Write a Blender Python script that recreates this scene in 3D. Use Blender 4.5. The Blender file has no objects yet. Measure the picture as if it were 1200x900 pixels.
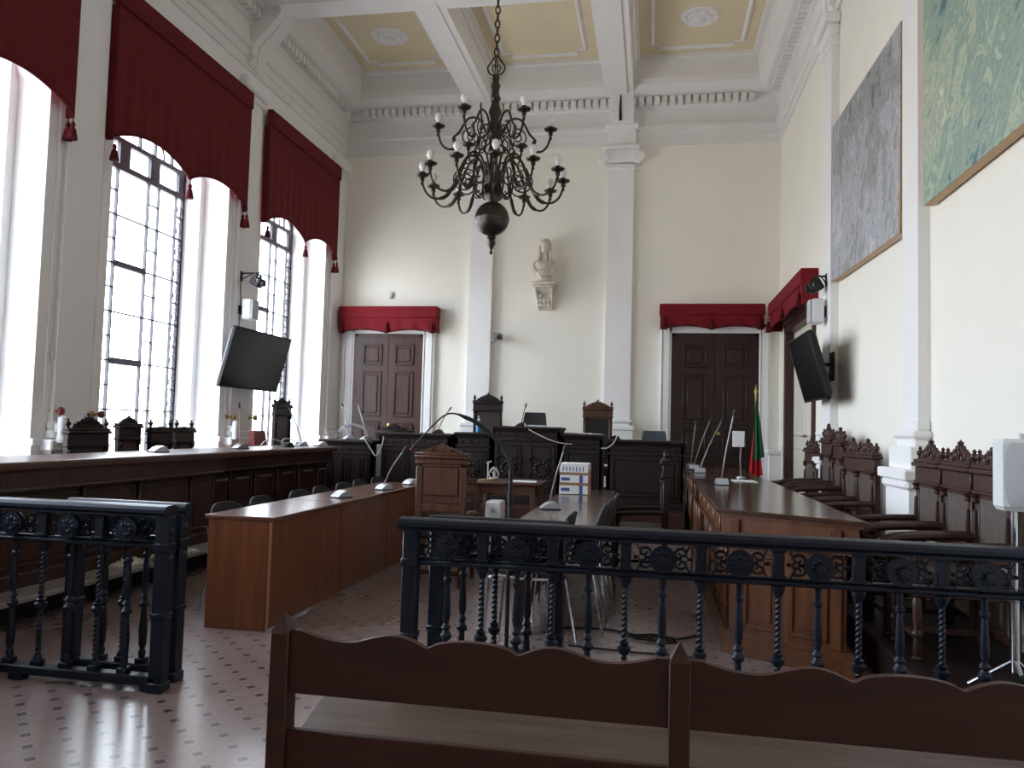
import bpy, bmesh, math, random
from mathutils import Vector, Matrix, Quaternion
PI = math.pi
random.seed(7)
SC = bpy.context.scene
COL = SC.collection
def lin(r, g, b):
    f = lambda c: c/12.92 if c <= .04045 else ((c+.055)/1.055)**2.4
    return (f(r/255), f(g/255), f(b/255), 1)

# ------------------------------------------------------------------ camera, world, light, exposure
EXPOSURE = 0.72
SKY, SKY_COL = 9.4, (.86, .93, 1.0, 1)
GROUND, GROUND_COL = 5.0, (1.0, .97, .93, 1)
cam = bpy.data.cameras.new('camera'); cob = bpy.data.objects.new('camera', cam); COL.objects.link(cob)
cam.sensor_fit = 'HORIZONTAL'; cam.sensor_width = 36; cam.lens = 919.4/1200*36
cam.clip_start = .05; cam.clip_end = 200
yaw, pitch, roll = .178662, .0556240, .0273745
fwd = Vector((-math.sin(yaw)*math.cos(pitch), math.cos(yaw)*math.cos(pitch), math.sin(pitch)))
r0 = Vector((math.cos(yaw), math.sin(yaw), 0)); u0 = r0.cross(fwd)
rr = math.cos(roll)*r0 + math.sin(roll)*u0; uu = -math.sin(roll)*r0 + math.cos(roll)*u0
mw = Matrix((rr, uu, -fwd)).transposed().to_4x4(); mw.translation = (0, 0, 1.36)
cob.matrix_world = mw
SC.camera = cob
w = bpy.data.worlds.new('sky'); SC.world = w; w.use_nodes = True
nt = w.node_tree; nt.nodes.clear()
tc = nt.nodes.new('ShaderNodeTexCoord'); sp = nt.nodes.new('ShaderNodeSeparateXYZ')
rp = nt.nodes.new('ShaderNodeValToRGB'); bg = nt.nodes.new('ShaderNodeBackground'); wo = nt.nodes.new('ShaderNodeOutputWorld')
nt.links.new(tc.outputs['Generated'], sp.inputs[0]); nt.links.new(sp.outputs['Z'], rp.inputs[0])
k = [c*GROUND/SKY for c in GROUND_COL[:3]]+[1]
rp.color_ramp.elements[0].position = .0; rp.color_ramp.elements[0].color = k
rp.color_ramp.elements[1].position = .06; rp.color_ramp.elements[1].color = SKY_COL
nt.links.new(rp.outputs[0], bg.inputs[0]); bg.inputs[1].default_value = SKY
nt.links.new(bg.outputs[0], wo.inputs[0])
SC.view_settings.view_transform = 'Standard'; SC.view_settings.look = 'None'
SC.view_settings.gamma = 1; SC.view_settings.use_curve_mapping = False
SC.view_settings.exposure = EXPOSURE
cy = SC.cycles
try:
    cy.use_denoising = True; cy.denoiser = 'OPENIMAGEDENOISE'
    cy.denoising_input_passes = 'RGB_ALBEDO_NORMAL'
    cy.max_bounces = 10; cy.diffuse_bounces = 6; cy.glossy_bounces = 4; cy.transmission_bounces = 6
    cy.transparent_max_bounces = 12
    cy.sample_clamp_indirect = 8; cy.caustics_reflective = False; cy.caustics_refractive = False
except Exception as e:
    print('cycles settings', e)

# ------------------------------------------------------------------ room measures (metres; camera stands at x=0, y=0)
LX, RX, BY, FY = -5.69, 2.036, 13.5, -3.0      # left wall, right wall, back wall, wall behind the camera
WIN = [2.05, 5.25, 8.45, 11.65]                # centres of the tall windows
for i, yc in enumerate(WIN):                    # daylight portals in the window openings
    li = bpy.data.lights.new('window_portal', 'AREA'); li.shape = 'RECTANGLE'
    li.size = 2.2; li.size_y = 4.5
    lo = bpy.data.objects.new('window_portal', li); COL.objects.link(lo)
    lo.location = (LX-.72, yc, 3.0); lo.rotation_euler = (PI/2, 0, -PI/2)
    li.cycles.is_portal = True

# ------------------------------------------------------------------ materials
def mat(name, col, rough=.6, metal=0, var=.0, scale=6, bump=0, spec=.5, stretch=None, alpha=None, coat=0, col2=None, bscale=None):
    m = bpy.data.materials.new(name); m.use_nodes = True
    t = m.node_tree; b = t.nodes['Principled BSDF']
    b.inputs['Base Color'].default_value = col; b.inputs['Roughness'].default_value = rough
    b.inputs['Metallic'].default_value = metal; b.inputs['Specular IOR Level'].default_value = spec
    if coat: b.inputs['Coat Weight'].default_value = coat; b.inputs['Coat Roughness'].default_value = .15
    if var or col2 or bump:
        tc = t.nodes.new('ShaderNodeTexCoord'); mp = t.nodes.new('ShaderNodeMapping')
        if stretch: mp.inputs['Scale'].default_value = stretch
        t.links.new(tc.outputs['Object'], mp.inputs[0])
        n = t.nodes.new('ShaderNodeTexNoise'); n.inputs['Scale'].default_value = scale; n.inputs['Detail'].default_value = 5
        t.links.new(mp.outputs[0], n.inputs['Vector'])
        if var or col2:
            r = t.nodes.new('ShaderNodeValToRGB')
            c2 = col2 or tuple(c*(1-var) for c in col[:3])+(1,)
            r.color_ramp.elements[0].position = .3; r.color_ramp.elements[0].color = c2
            r.color_ramp.elements[1].position = .7; r.color_ramp.elements[1].color = col
            t.links.new(n.outputs['Fac'], r.inputs[0]); t.links.new(r.outputs[0], b.inputs['Base Color'])
        if bump:
            n2 = t.nodes.new('ShaderNodeTexNoise'); n2.inputs['Scale'].default_value = bscale or scale*4
            t.links.new(mp.outputs[0], n2.inputs['Vector'])
            bp = t.nodes.new('ShaderNodeBump'); bp.inputs['Strength'].default_value = bump; bp.inputs['Distance'].default_value = .01
            t.links.new(n2.outputs['Fac'], bp.inputs['Height']); t.links.new(bp.outputs[0], b.inputs['Normal'])
    return m
def wood(name, c1, c2, rough=.35, axis='y', coat=.0, scale=3.0, spec=.4):
    st = {'x': (.6, 9, 9), 'y': (9, .6, 9), 'z': (9, 9, .6)}[axis]
    return mat(name, c1, rough, col2=c2, scale=scale, stretch=st, bump=.05, coat=coat, spec=spec)
M = {}
M['cream'] = mat('cream_plaster', lin(247, 243, 233), .75, var=.04, scale=1.2, spec=.25)
M['white'] = mat('white_plaster', lin(243, 241, 241), .65, var=.04, scale=2, spec=.3)
M['reveal'] = mat('white_gloss_reveal', lin(244, 245, 247), .45, var=.02, scale=2, spec=.4)
M['ceil_y'] = mat('ochre_ceiling_panel', lin(228, 214, 182), .8, var=.06, scale=1.5, spec=.2)
M['ceil_w'] = mat('white_ceiling_plaster', lin(236, 233, 231), .8, var=.04, scale=2, spec=.2)
M['dado'] = mat('grey_dado', lin(165, 160, 168), .6, var=.08, scale=3)
M['red'] = mat('red_damask', lin(108, 34, 40), .85, var=.22, scale=5, bump=.15, spec=.2, stretch=(1, 1, 6))
M['redsat'] = mat('bright_red_damask', lin(124, 26, 36), .8, var=.22, scale=5, bump=.15, spec=.2, stretch=(1, 1, 6))
M['fringe'] = mat('burgundy_fringe', lin(90, 20, 28), .9, var=.3, scale=60, bump=.3, spec=.2)
M['iron'] = mat('window_iron', lin(60, 58, 66), .5, metal=.3, var=.2, scale=20)
M['rail'] = mat('blue_black_iron', lin(21, 29, 47), .42, metal=.35, var=.25, scale=30, bump=.1, spec=.5)
M['table'] = wood('red_brown_veneer', lin(122, 74, 48), lin(96, 54, 36), .32, 'z', .15)
M['tabletop'] = wood('polished_red_brown_top', lin(104, 66, 52), lin(84, 50, 40), .22, 'y', .3)
M['counter'] = wood('brown_oak_counter', lin(68, 42, 32), lin(46, 28, 22), .4, 'z', .1)
M['counter2'] = wood('dark_red_mahogany', lin(54, 22, 21), lin(34, 14, 14), .4, 'z', .1)
M['ctop'] = wood('polished_counter_top', lin(84, 54, 44), lin(64, 38, 32), .34, 'y', .1)
M['desk'] = wood('carved_walnut_desk', lin(112, 68, 40), lin(80, 46, 27), .35, 'z', .15)
M['desktop'] = wood('polished_walnut_top', lin(86, 58, 46), lin(64, 42, 34), .18, 'y', .4)
M['dark'] = wood('very_dark_carved_oak', lin(38, 16, 15), lin(21, 9, 9), .55, 'z', 0)
M['dark2'] = wood('dark_walnut', lin(72, 42, 35), lin(48, 27, 23), .48, 'z', .1)
M['door'] = wood('dark_door_wood', lin(82, 52, 44), lin(55, 33, 29), .4, 'z', .1)
M['door2'] = wood('darker_door_wood', lin(54, 28, 25), lin(34, 18, 17), .45, 'z', .1)
M['chairw'] = wood('chestnut_chair_wood', lin(94, 60, 44), lin(66, 41, 31), .4, 'z', .1)
M['edge'] = mat('pale_edge_band', lin(142, 98, 70), .4)
M['pew'] = wood('dark_pew_wood', lin(64, 26, 16), lin(42, 17, 11), .5, 'x', 0)
M['pewseat'] = wood('pale_pew_seat', lin(92, 74, 64), lin(62, 46, 40), .38, 'x', .15)  # seat wood paler and greyer than the pew frame
M['backleather'] = mat('worn_grey_brown_leather', lin(96, 84, 78), .5, var=.35, scale=14, bump=.2)
M['leather'] = mat('dark_brown_leather', lin(58, 44, 40), .45, var=.3, scale=18, bump=.2)
M['cane'] = mat('woven_brown_cane', lin(92, 74, 64), .5, var=.4, scale=60, bump=.4)
M['black'] = mat('black_plastic', lin(14, 14, 17), .55, var=.15, scale=30)
M['screen'] = mat('dark_screen_glass', lin(10, 10, 17), .2, spec=.15)
M['tvback'] = mat('silver_tv_edge', lin(120, 122, 130), .35, metal=.4)
M['chrome'] = mat('chrome_tube', lin(205, 207, 212), .16, metal=1)
M['fabric'] = mat('dark_chair_fabric', lin(30, 30, 34), .7, var=.25, scale=60, bump=.15)
M['greychair'] = mat('grey_blue_chair', lin(66, 74, 88), .6, var=.1, scale=30)
M['redlea'] = mat('red_leather', lin(120, 26, 30), .5, var=.2, scale=12)
M['bronze'] = mat('dark_bronze', lin(78, 72, 66), .32, metal=.85, var=.35, scale=25)
M['bulb'] = mat('white_bulb_glass', lin(240, 240, 236), .25, spec=.5)
M['marble'] = mat('white_marble', lin(226, 216, 202), .5, var=.3, scale=12)
M['plaswhite'] = mat('white_plastic', lin(228, 229, 232), .4, var=.02, scale=5)
M['grille'] = mat('pale_grey_grille', lin(190, 191, 196), .7, var=.1, scale=120)
M['silver'] = mat('silver_plastic', lin(190, 195, 205), .3, metal=.4)
M['stemgrey'] = mat('grey_gooseneck', lin(130, 126, 124), .35, metal=.7)
M['paper'] = mat('white_paper', lin(238, 238, 240), .8, var=.03, scale=5)
M['tape'] = mat('brown_tape', lin(150, 118, 88), .4)
M['gilt'] = mat('gilt_wood_frame', lin(196, 158, 112), .45, var=.15, scale=10)
M['blueliq'] = mat('blue_gel', lin(40, 130, 190), .2)
M['cord'] = mat('black_cord', lin(20, 20, 22), .6)
M['wcord'] = mat('pale_cord', lin(190, 184, 176), .6)
M['knobred'] = mat('red_enamel_knob', lin(120, 30, 36), .3)
M['brass'] = mat('brass', lin(180, 150, 90), .3, metal=.9)
M['bluec'] = mat('blue_print', lin(70, 95, 165), .6)
M['redc'] = mat('orange_red_print', lin(215, 75, 50), .6)
M['flaggreen'] = mat('green_flag_silk', lin(10, 92, 52), .7, var=.15, scale=8)
M['flagred'] = mat('red_flag_silk', lin(205, 24, 34), .7, var=.15, scale=8)
M['cloth'] = mat('pale_crumpled_cloth', lin(215, 210, 206), .8, var=.15, scale=15, bump=.4)
M['step'] = mat('lit_grey_step_top', lin(150, 142, 140), .4, var=.2, scale=6)  # pale grey carries the window light on the step top
M['cream_door'] = mat('cream_door_paint', lin(226, 220, 206), .5, var=.03, scale=3)
def glass_mat():
    m = bpy.data.materials.new('window_glass'); m.use_nodes = True; t = m.node_tree; t.nodes.clear()
    o = t.nodes.new('ShaderNodeOutputMaterial'); mx = t.nodes.new('ShaderNodeMixShader')
    tr = t.nodes.new('ShaderNodeBsdfTransparent'); gl = t.nodes.new('ShaderNodeBsdfGlossy')
    tr.inputs[0].default_value = (.96, .98, 1, 1); gl.inputs[1].default_value = .05
    mx.inputs[0].default_value = .05
    t.links.new(tr.outputs[0], mx.inputs[1]); t.links.new(gl.outputs[0], mx.inputs[2]); t.links.new(mx.outputs[0], o.inputs[0])
    return m
M['glass'] = glass_mat()
def film_mat():
    m = bpy.data.materials.new('clear_plastic_film'); m.use_nodes = True; t = m.node_tree; t.nodes.clear()
    o = t.nodes.new('ShaderNodeOutputMaterial'); mx = t.nodes.new('ShaderNodeMixShader')
    tr = t.nodes.new('ShaderNodeBsdfTransparent'); gl = t.nodes.new('ShaderNodeBsdfPrincipled')
    tr.inputs[0].default_value = (.93, .93, .95, 1); gl.inputs['Base Color'].default_value = lin(190, 188, 196); gl.inputs['Roughness'].default_value = .25
    mx.inputs[0].default_value = .35
    t.links.new(tr.outputs[0], mx.inputs[1]); t.links.new(gl.outputs[0], mx.inputs[2]); t.links.new(mx.outputs[0], o.inputs[0])
    return m
M['film'] = film_mat()
def painting_mat(name, cols, scale, stretch, rot=0, seed=0):
    m = bpy.data.materials.new(name); m.use_nodes = True; t = m.node_tree; b = t.nodes['Principled BSDF']
    b.inputs['Roughness'].default_value = .6; b.inputs['Specular IOR Level'].default_value = .25
    tc = t.nodes.new('ShaderNodeTexCoord'); mp = t.nodes.new('ShaderNodeMapping')
    mp.inputs['Scale'].default_value = stretch; mp.inputs['Location'].default_value = (seed, seed*1.7, seed*.3)
    m0 = t.nodes.new('ShaderNodeMapping'); m0.inputs['Rotation'].default_value = (rot, 0, 0)
    t.links.new(tc.outputs['Object'], m0.inputs[0]); t.links.new(m0.outputs[0], mp.inputs[0])
    n1 = t.nodes.new('ShaderNodeTexNoise'); n1.inputs['Scale'].default_value = scale; n1.inputs['Detail'].default_value = 8; n1.inputs['Roughness'].default_value = .68; n1.inputs['Distortion'].default_value = .7
    t.links.new(mp.outputs[0], n1.inputs['Vector'])
    n2 = t.nodes.new('ShaderNodeTexNoise'); n2.inputs['Scale'].default_value = scale*.16; n2.inputs['Detail'].default_value = 3
    t.links.new(tc.outputs['Object'], n2.inputs['Vector'])
    ad = t.nodes.new('ShaderNodeMix'); ad.data_type = 'FLOAT'; ad.inputs[0].default_value = .46
    t.links.new(n1.outputs['Fac'], ad.inputs[2]); t.links.new(n2.outputs['Fac'], ad.inputs[3])
    r = t.nodes.new('ShaderNodeValToRGB'); e = r.color_ramp.elements
    n = len(cols)
    ps = [.38+.24*i/(n-1) for i in range(n)]
    e[0].position = ps[0]; e[0].color = cols[0]; e[1].position = ps[-1]; e[1].color = cols[-1]
    for i in range(1, n-1):
        q = e.new(ps[i]); q.color = cols[i]
    t.links.new(ad.outputs[0], r.inputs[0]); t.links.new(r.outputs[0], b.inputs['Base Color'])
    return m
M['paint1'] = painting_mat('teal_abstract', [lin(84, 114, 122), lin(108, 140, 144), lin(164, 178, 158), lin(132, 156, 152), lin(186, 198, 168), lin(156, 162, 156), lin(202, 210, 182)], 5.2, (1, 1.5, .8), -.75, 3)
M['paint2'] = painting_mat('grey_abstract', [lin(112, 120, 114), lin(166, 164, 168), lin(136, 144, 138), lin(192, 186, 194), lin(150, 164, 170), lin(206, 200, 208), lin(184, 180, 188)], 5.5, (1, 1.5, .75), -.3, 9)
def floor_mat():
    m = bpy.data.materials.new('patterned_tile_floor'); m.use_nodes = True; t = m.node_tree; b = t.nodes['Principled BSDF']
    N = t.nodes.new; L = t.links.new
    tc = N('ShaderNodeTexCoord'); s = N('ShaderNodeSeparateXYZ'); L(tc.outputs['Object'], s.inputs[0])
    def mth(op, a, bv=None):
        n = N('ShaderNodeMath'); n.operation = op
        for i, v in enumerate((a, bv)):
            if v is None: continue
            if isinstance(v, (int, float)): n.inputs[i].default_value = v
            else: L(v, n.inputs[i])
        return n.outputs[0]
    P = .2
    def cell(off):
        d = []
        for ax in ('X', 'Y'):
            f = mth('FRACT', mth('ADD', mth('DIVIDE', s.outputs[ax], P), off))
            d.append(mth('ABSOLUTE', mth('SUBTRACT', f, .5)))
        return d
    dots = None
    for off in (0.0, .5):
        dx, dy = cell(off)
        k = mth('LESS_THAN', mth('ADD', dx, dy), .13)
        dots = k if dots is None else mth('MAXIMUM', dots, k)
    dx, dy = cell(.25)
    gx = mth('LESS_THAN', mth('ABSOLUTE', mth('SUBTRACT', mth('FRACT', mth('DIVIDE', s.outputs['X'], P/2)), .5)), .015)
    gy = mth('LESS_THAN', mth('ABSOLUTE', mth('SUBTRACT', mth('FRACT', mth('DIVIDE', s.outputs['Y'], P/2)), .5)), .015)
    g = mth('MAXIMUM', gx, gy)
    n = N('ShaderNodeTexNoise'); n.inputs['Scale'].default_value = .9; n.inputs['Detail'].default_value = 2; L(tc.outputs['Object'], n.inputs['Vector'])
    r = N('ShaderNodeValToRGB'); r.color_ramp.elements[0].position = .1; r.color_ramp.elements[0].color = lin(132, 114, 112)
    r.color_ramp.elements[1].position = .9; r.color_ramp.elements[1].color = lin(158, 139, 138)
    L(n.outputs['Fac'], r.inputs[0])
    def mix(f, a, c):
        x = N('ShaderNodeMix'); x.data_type = 'RGBA'; L(f, x.inputs[0]); L(a, x.inputs[6]); x.inputs[7].default_value = c
        return x.outputs[2]
    c = mix(g, r.outputs[0], lin(106, 88, 86)); c = mix(dots, c, lin(66, 56, 66))
    L(c, b.inputs['Base Color'])
    rr_ = N('ShaderNodeMapRange'); rr_.inputs[3].default_value = .27; rr_.inputs[4].default_value = .28
    L(n.outputs['Fac'], rr_.inputs[0]); L(rr_.outputs[0], b.inputs['Roughness'])
    b.inputs['Specular IOR Level'].default_value = .7
    b.inputs['Coat Weight'].default_value = .5; b.inputs['Coat Roughness'].default_value = .22
    return m
M['floor'] = floor_mat()

# ------------------------------------------------------------------ mesh builder
class MB:
    def __init__(s): s.bm = bmesh.new(); s.wn = False
    def _n(s, n0): s.bm.verts.ensure_lookup_table(); return s.bm.verts[n0:]
    def box(s, x0, y0, z0, x1, y1, z1, bev=0, seg=1):
        if x0 > x1: x0, x1 = x1, x0
        if y0 > y1: y0, y1 = y1, y0
        if z0 > z1: z0, z1 = z1, z0
        vs = [s.bm.verts.new(p) for p in ((x0,y0,z0),(x1,y0,z0),(x1,y1,z0),(x0,y1,z0),(x0,y0,z1),(x1,y0,z1),(x1,y1,z1),(x0,y1,z1))]
        fs = [s.bm.faces.new([vs[i] for i in q]) for q in ((0,3,2,1),(4,5,6,7),(0,1,5,4),(1,2,6,5),(2,3,7,6),(3,0,4,7))]
        if bev:
            if seg > 1: s.wn = True
            bev = min(bev, .45*min(x1-x0, y1-y0, z1-z0))
            es = list({e for f in fs for e in f.edges})
            bmesh.ops.bevel(s.bm, geom=es, offset=bev, segments=seg, affect='EDGES', profile=.5)
        return s
    def loft(s, rings, caps=True, closed_ring=True, loop=False):
        R = [[s.bm.verts.new(p) for p in r] for r in rings]
        n = len(R[0]); m = n if closed_ring else n-1
        pairs = list(zip(R, R[1:])) + ([(R[-1], R[0])] if loop else [])
        for a, b in pairs:
            for i in range(m):
                j = (i+1) % n
                try: s.bm.faces.new((a[i], a[j], b[j], b[i]))
                except ValueError: pass
        if caps and closed_ring and not loop:
            try: s.bm.faces.new(list(reversed(R[0]))); s.bm.faces.new(R[-1])
            except ValueError: pass
        return s
    def lathe(s, prof, c=(0, 0, 0), n=16, axis='z', sx=1, sy=1):
        rings = []
        for r, z in prof:
            ring = []
            for i in range(n):
                a = 2*PI*i/n; x, y = max(r, 1e-4)*math.cos(a)*sx, max(r, 1e-4)*math.sin(a)*sy
                p = {'z': (x, y, z), 'y': (x, z, y), 'x': (z, x, y), '-x': (-z, -x, y), '-y': (x, -z, -y)}[axis]
                ring.append((c[0]+p[0], c[1]+p[1], c[2]+p[2]))
            rings.append(ring)
        return s.loft(rings)
    def cyl(s, p0, p1, r0, r1=None, n=12):
        return s.tube([p0, p1], [r0, r0 if r1 is None else r1], n)
    def tube(s, pts, r, n=8, closed=False):
        P = [Vector(p) for p in pts]
        if not hasattr(r, '__len__'): r = [r]*len(P)
        T = []
        for i in range(len(P)):
            if closed: d = P[(i+1) % len(P)]-P[i-1]
            else: d = P[min(i+1, len(P)-1)]-P[max(i-1, 0)]
            T.append(d.normalized() if d.length > 1e-9 else Vector((0, 0, 1)))
        up = Vector((0, 0, 1)) if abs(T[0].z) < .9 else Vector((1, 0, 0))
        N = (up - T[0]*up.dot(T[0])).normalized()
        rings = []
        for i in range(len(P)):
            N = (N - T[i]*N.dot(T[i]))
            N = N.normalized() if N.length > 1e-6 else T[i].orthogonal().normalized()
            B = T[i].cross(N)
            rings.append([P[i]+r[i]*(math.cos(2*PI*j/n)*N+math.sin(2*PI*j/n)*B) for j in range(n)])
        return s.loft(rings, loop=closed)
    def prism(s, poly, plane, a0, a1):
        f = {'xz': lambda u, v, a: (u, a, v), 'yz': lambda u, v, a: (a, u, v), 'xy': lambda u, v, a: (u, v, a)}[plane]
        A = [s.bm.verts.new(f(u, v, a0)) for u, v in poly]; B = [s.bm.verts.new(f(u, v, a1)) for u, v in poly]
        n = len(A)
        for i in range(n): s.bm.faces.new((A[i], A[(i+1) % n], B[(i+1) % n], B[i]))
        s.bm.faces.new(list(reversed(A))); s.bm.faces.new(B)
        return s
    def sph(s, c, r, sc=(1, 1, 1), n=12):
        k = n//2+1
        return s.lathe_scaled([(math.sin(PI*i/k)*r, -math.cos(PI*i/k)*r) for i in range(k+1)], c, n, sc)
    def lathe_scaled(s, prof, c, n, sc):
        rings = [[(c[0]+max(r, 1e-4)*math.cos(2*PI*i/n)*sc[0], c[1]+max(r, 1e-4)*math.sin(2*PI*i/n)*sc[1], c[2]+z*sc[2]) for i in range(n)] for r, z in prof]
        return s.loft(rings)
    def ring(s, c, R, r, axis='y', n=24, m=8):
        pts = []
        for i in range(n):
            a = 2*PI*i/n; u, v = R*math.cos(a), R*math.sin(a)
            p = {'y': (u, 0, v), 'x': (0, u, v), 'z': (u, v, 0)}[axis]
            pts.append((c[0]+p[0], c[1]+p[1], c[2]+p[2]))
        return s.tube(pts, r, m, closed=True)
    def xf(s, mtx, n0=0):
        s.bm.verts.ensure_lookup_table()
        for v in s.bm.verts[n0:]: v.co = mtx @ v.co
        return s
    def nv(s): s.bm.verts.ensure_lookup_table(); return len(s.bm.verts)

def world_loc(o):
    v = Vector((0, 0, 0))
    while o: v += o.location; o = o.parent
    return v
def obj(name, mb, m, parent=None, world=False, label=None, smooth=True):
    """one mesh object; world=True means the mesh was drawn in room coordinates under an unrotated parent"""
    me = bpy.data.meshes.new(name)
    bmesh.ops.recalc_face_normals(mb.bm, faces=mb.bm.faces[:])
    if world and parent:
        o_ = world_loc(parent)
        bmesh.ops.translate(mb.bm, verts=mb.bm.verts[:], vec=-o_)
    mb.bm.to_mesh(me); mb.bm.free()
    if smooth and len(me.polygons):
        me.polygons.foreach_set('use_smooth', [True]*len(me.polygons)); me.set_sharp_from_angle(angle=.65)
    me.materials.append(M[m] if isinstance(m, str) else m)
    o = bpy.data.objects.new(name, me); COL.objects.link(o)
    if mb.wn: o.modifiers.new('weighted_normals', 'WEIGHTED_NORMAL').keep_sharp = True
    if parent: o.parent = parent
    if label: o['label'] = label
    return o
def thing(name, label, cat, loc=(0, 0, 0), rz=0, group=None):
    o = bpy.data.objects.new(name, None); COL.objects.link(o); o.empty_display_size = .1
    o.location = loc; o.rotation_euler = (0, 0, rz); o['label'] = label; o['category'] = cat
    if group: o['group'] = group
    return o
def solo(name, mb, m, label, cat, loc=None, group=None):
    """a thing that is one mesh; drawn in room coordinates, its origin moved to loc"""
    if loc: bmesh.ops.translate(mb.bm, verts=mb.bm.verts[:], vec=-Vector(loc))
    o = obj(name, mb, m)
    if loc: o.location = loc
    o['label'] = label; o['category'] = cat
    if group: o['group'] = group
    return o
def struct(name, mb, m, parent=None, smooth=False):
    o = obj(name, mb, m, parent, smooth=smooth)
    if not parent: o['kind'] = 'structure'
    return o
def dup(root, loc, rz, label, group=None, scale=None):
    r = root.copy(); COL.objects.link(r); r.location = loc; r.rotation_euler = (0, 0, rz); r['label'] = label
    if group: r['group'] = group
    if scale: r.scale = scale
    for ch in list(root.children):
        c = ch.copy(); COL.objects.link(c); c.parent = r
        for g in list(ch.children):
            d = g.copy(); COL.objects.link(d); d.parent = c
    return r
def arc(c, r, a0, a1, n, plane='xz'):
    out = []
    for i in range(n+1):
        a = a0+(a1-a0)*i/n; u, v = r*math.cos(a), r*math.sin(a)
        out.append({'xz': (c[0]+u, c[1], c[2]+v), 'yz': (c[0], c[1]+u, c[2]+v), 'xy': (c[0]+u, c[1]+v, c[2])}[plane])
    return out
def bez(p0, p1, p2, p3, n=10):
    P = [Vector(p) for p in (p0, p1, p2, p3)]
    return [P[0]*(1-t)**3+P[1]*3*t*(1-t)**2+P[2]*3*t*t*(1-t)+P[3]*t**3 for t in [i/n for i in range(n+1)]]
def crm(pts, n=6):
    P = [Vector(p) for p in pts]; out = []
    for i in range(len(P)-1):
        a, b, c, d = P[max(i-1, 0)], P[i], P[i+1], P[min(i+2, len(P)-1)]
        for j in range(n):
            t = j/n
            out.append(.5*((2*b)+(c-a)*t+(2*a-5*b+4*c-d)*t*t+(3*b-a-3*c+d)*t**3))
    return out+[P[-1]]

# ------------------------------------------------------------------ room shell
TOPZ = 8.0
struct('floor', MB().box(LX-.7, FY-.2, -.2, RX+.2, BY+.2, 0), 'floor')
struct('wall_back', MB().box(LX-.7, BY, 0, RX+.25, BY+.25, TOPZ), 'cream')
struct('wall_front', MB().box(LX-.7, FY-.2, 0, RX+.25, FY, TOPZ), 'cream')
# right wall with the doorway of the side door near the back corner
DY0, DY1, DZ = 10.6, 12.72, 2.98
wr = MB().box(RX, FY, 0, RX+.25, DY0, TOPZ).box(RX, DY1, 0, RX+.25, BY, TOPZ).box(RX, DY0, DZ, RX+.25, DY1, TOPZ).box(RX+.16, DY0, 0, RX+.25, DY1, DZ)
struct('wall_right', wr, 'cream')
# left wall: piers between tall arched window openings
WZ0, WZS, HW = .82, 4.55, 1.15      # sill, spring of the arch, half width at the wall face
GX = -6.3
wl = MB()
edges = [FY]+[e for c in WIN for e in (c-HW, c+HW)]+[BY]
for i in range(0, len(edges), 2):
    wl.box(LX-.7, edges[i], 0, LX, edges[i+1], TOPZ)
for c in WIN:
    wl.box(LX-.7, c-HW, 0, LX, c+HW, WZ0)
    n = 16; R = HW; ris = .75
    for j in range(n):                                     # the arched head, in strips
        y0 = c-HW+2*HW*j/n; y1 = c-HW+2*HW*(j+1)/n
        h = lambda y: WZS+ris*math.sqrt(max(0, 1-((y-c)/R)**2))
        a = [(LX-.7, y0, h(y0)), (LX, y0, h(y0)), (LX, y0, TOPZ), (LX-.7, y0, TOPZ)]
        b = [(LX-.7, y1, h(y1)), (LX, y1, h(y1)), (LX, y1, TOPZ), (LX-.7, y1, TOPZ)]
        wl.loft([a, b])
struct('wall_left', wl, 'white')
# inner rebate of each opening (narrower towards the glass)
tr_i = 1
def trim(mb, m='white', smooth=False):
    global tr_i
    o = struct('trim_%d' % tr_i, mb, m, smooth=smooth); tr_i += 1
    return o
HG = 1.05
for c in WIN:
    t = MB()
    for s in (-1, 1):
        t.box(LX-.69, c+s*HG, WZ0, LX-.36, c+s*(HW+.01), 5.4)
    trim(t, 'reveal')
    trim(MB().box(LX-.7, c-HW, WZ0-.05, LX+.06, c+HW, WZ0+.03, .01), 'reveal')
# pier faces: shallow pilaster strip, plinth and plinth cap
piers = [((WIN[i]+HW), (WIN[i+1]-HW)) for i in range(3)]+[(WIN[3]+HW, BY)]
for a, b in piers:
    m = (a+b)/2; t = MB()
    last = b == BY
    if last: m = a+.45
    t.box(LX, m-.24, 1.3, LX+.05, m+.24, 5.9)
    for s in (-1, 1): t.box(LX, m+s*.33, 1.45, LX+.02, m+s*.30, 5.6, .004)
    t.box(LX, a, 1.07, LX+.03, b, 1.14, .008).box(LX, a, 0, LX+.015, b, 1.07)
    t.box(LX, m-.3, 0, LX+.10, m+.3, 1.02, .006).box(LX, m-.34, 1.02, LX+.14, m+.34, 1.13, .015)
    t.box(LX, m-.29, 1.13, LX+.09, m+.29, 1.22, .02).box(LX, m-.27, 1.22, LX+.07, m+.27, 1.3, .015)
    t.box(LX, m-.27, 5.86, LX+.08, m+.27, 5.95, .015).box(LX, m-.33, 5.95, LX+.14, m+.33, 6.15, .03)
    trim(t)
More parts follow.
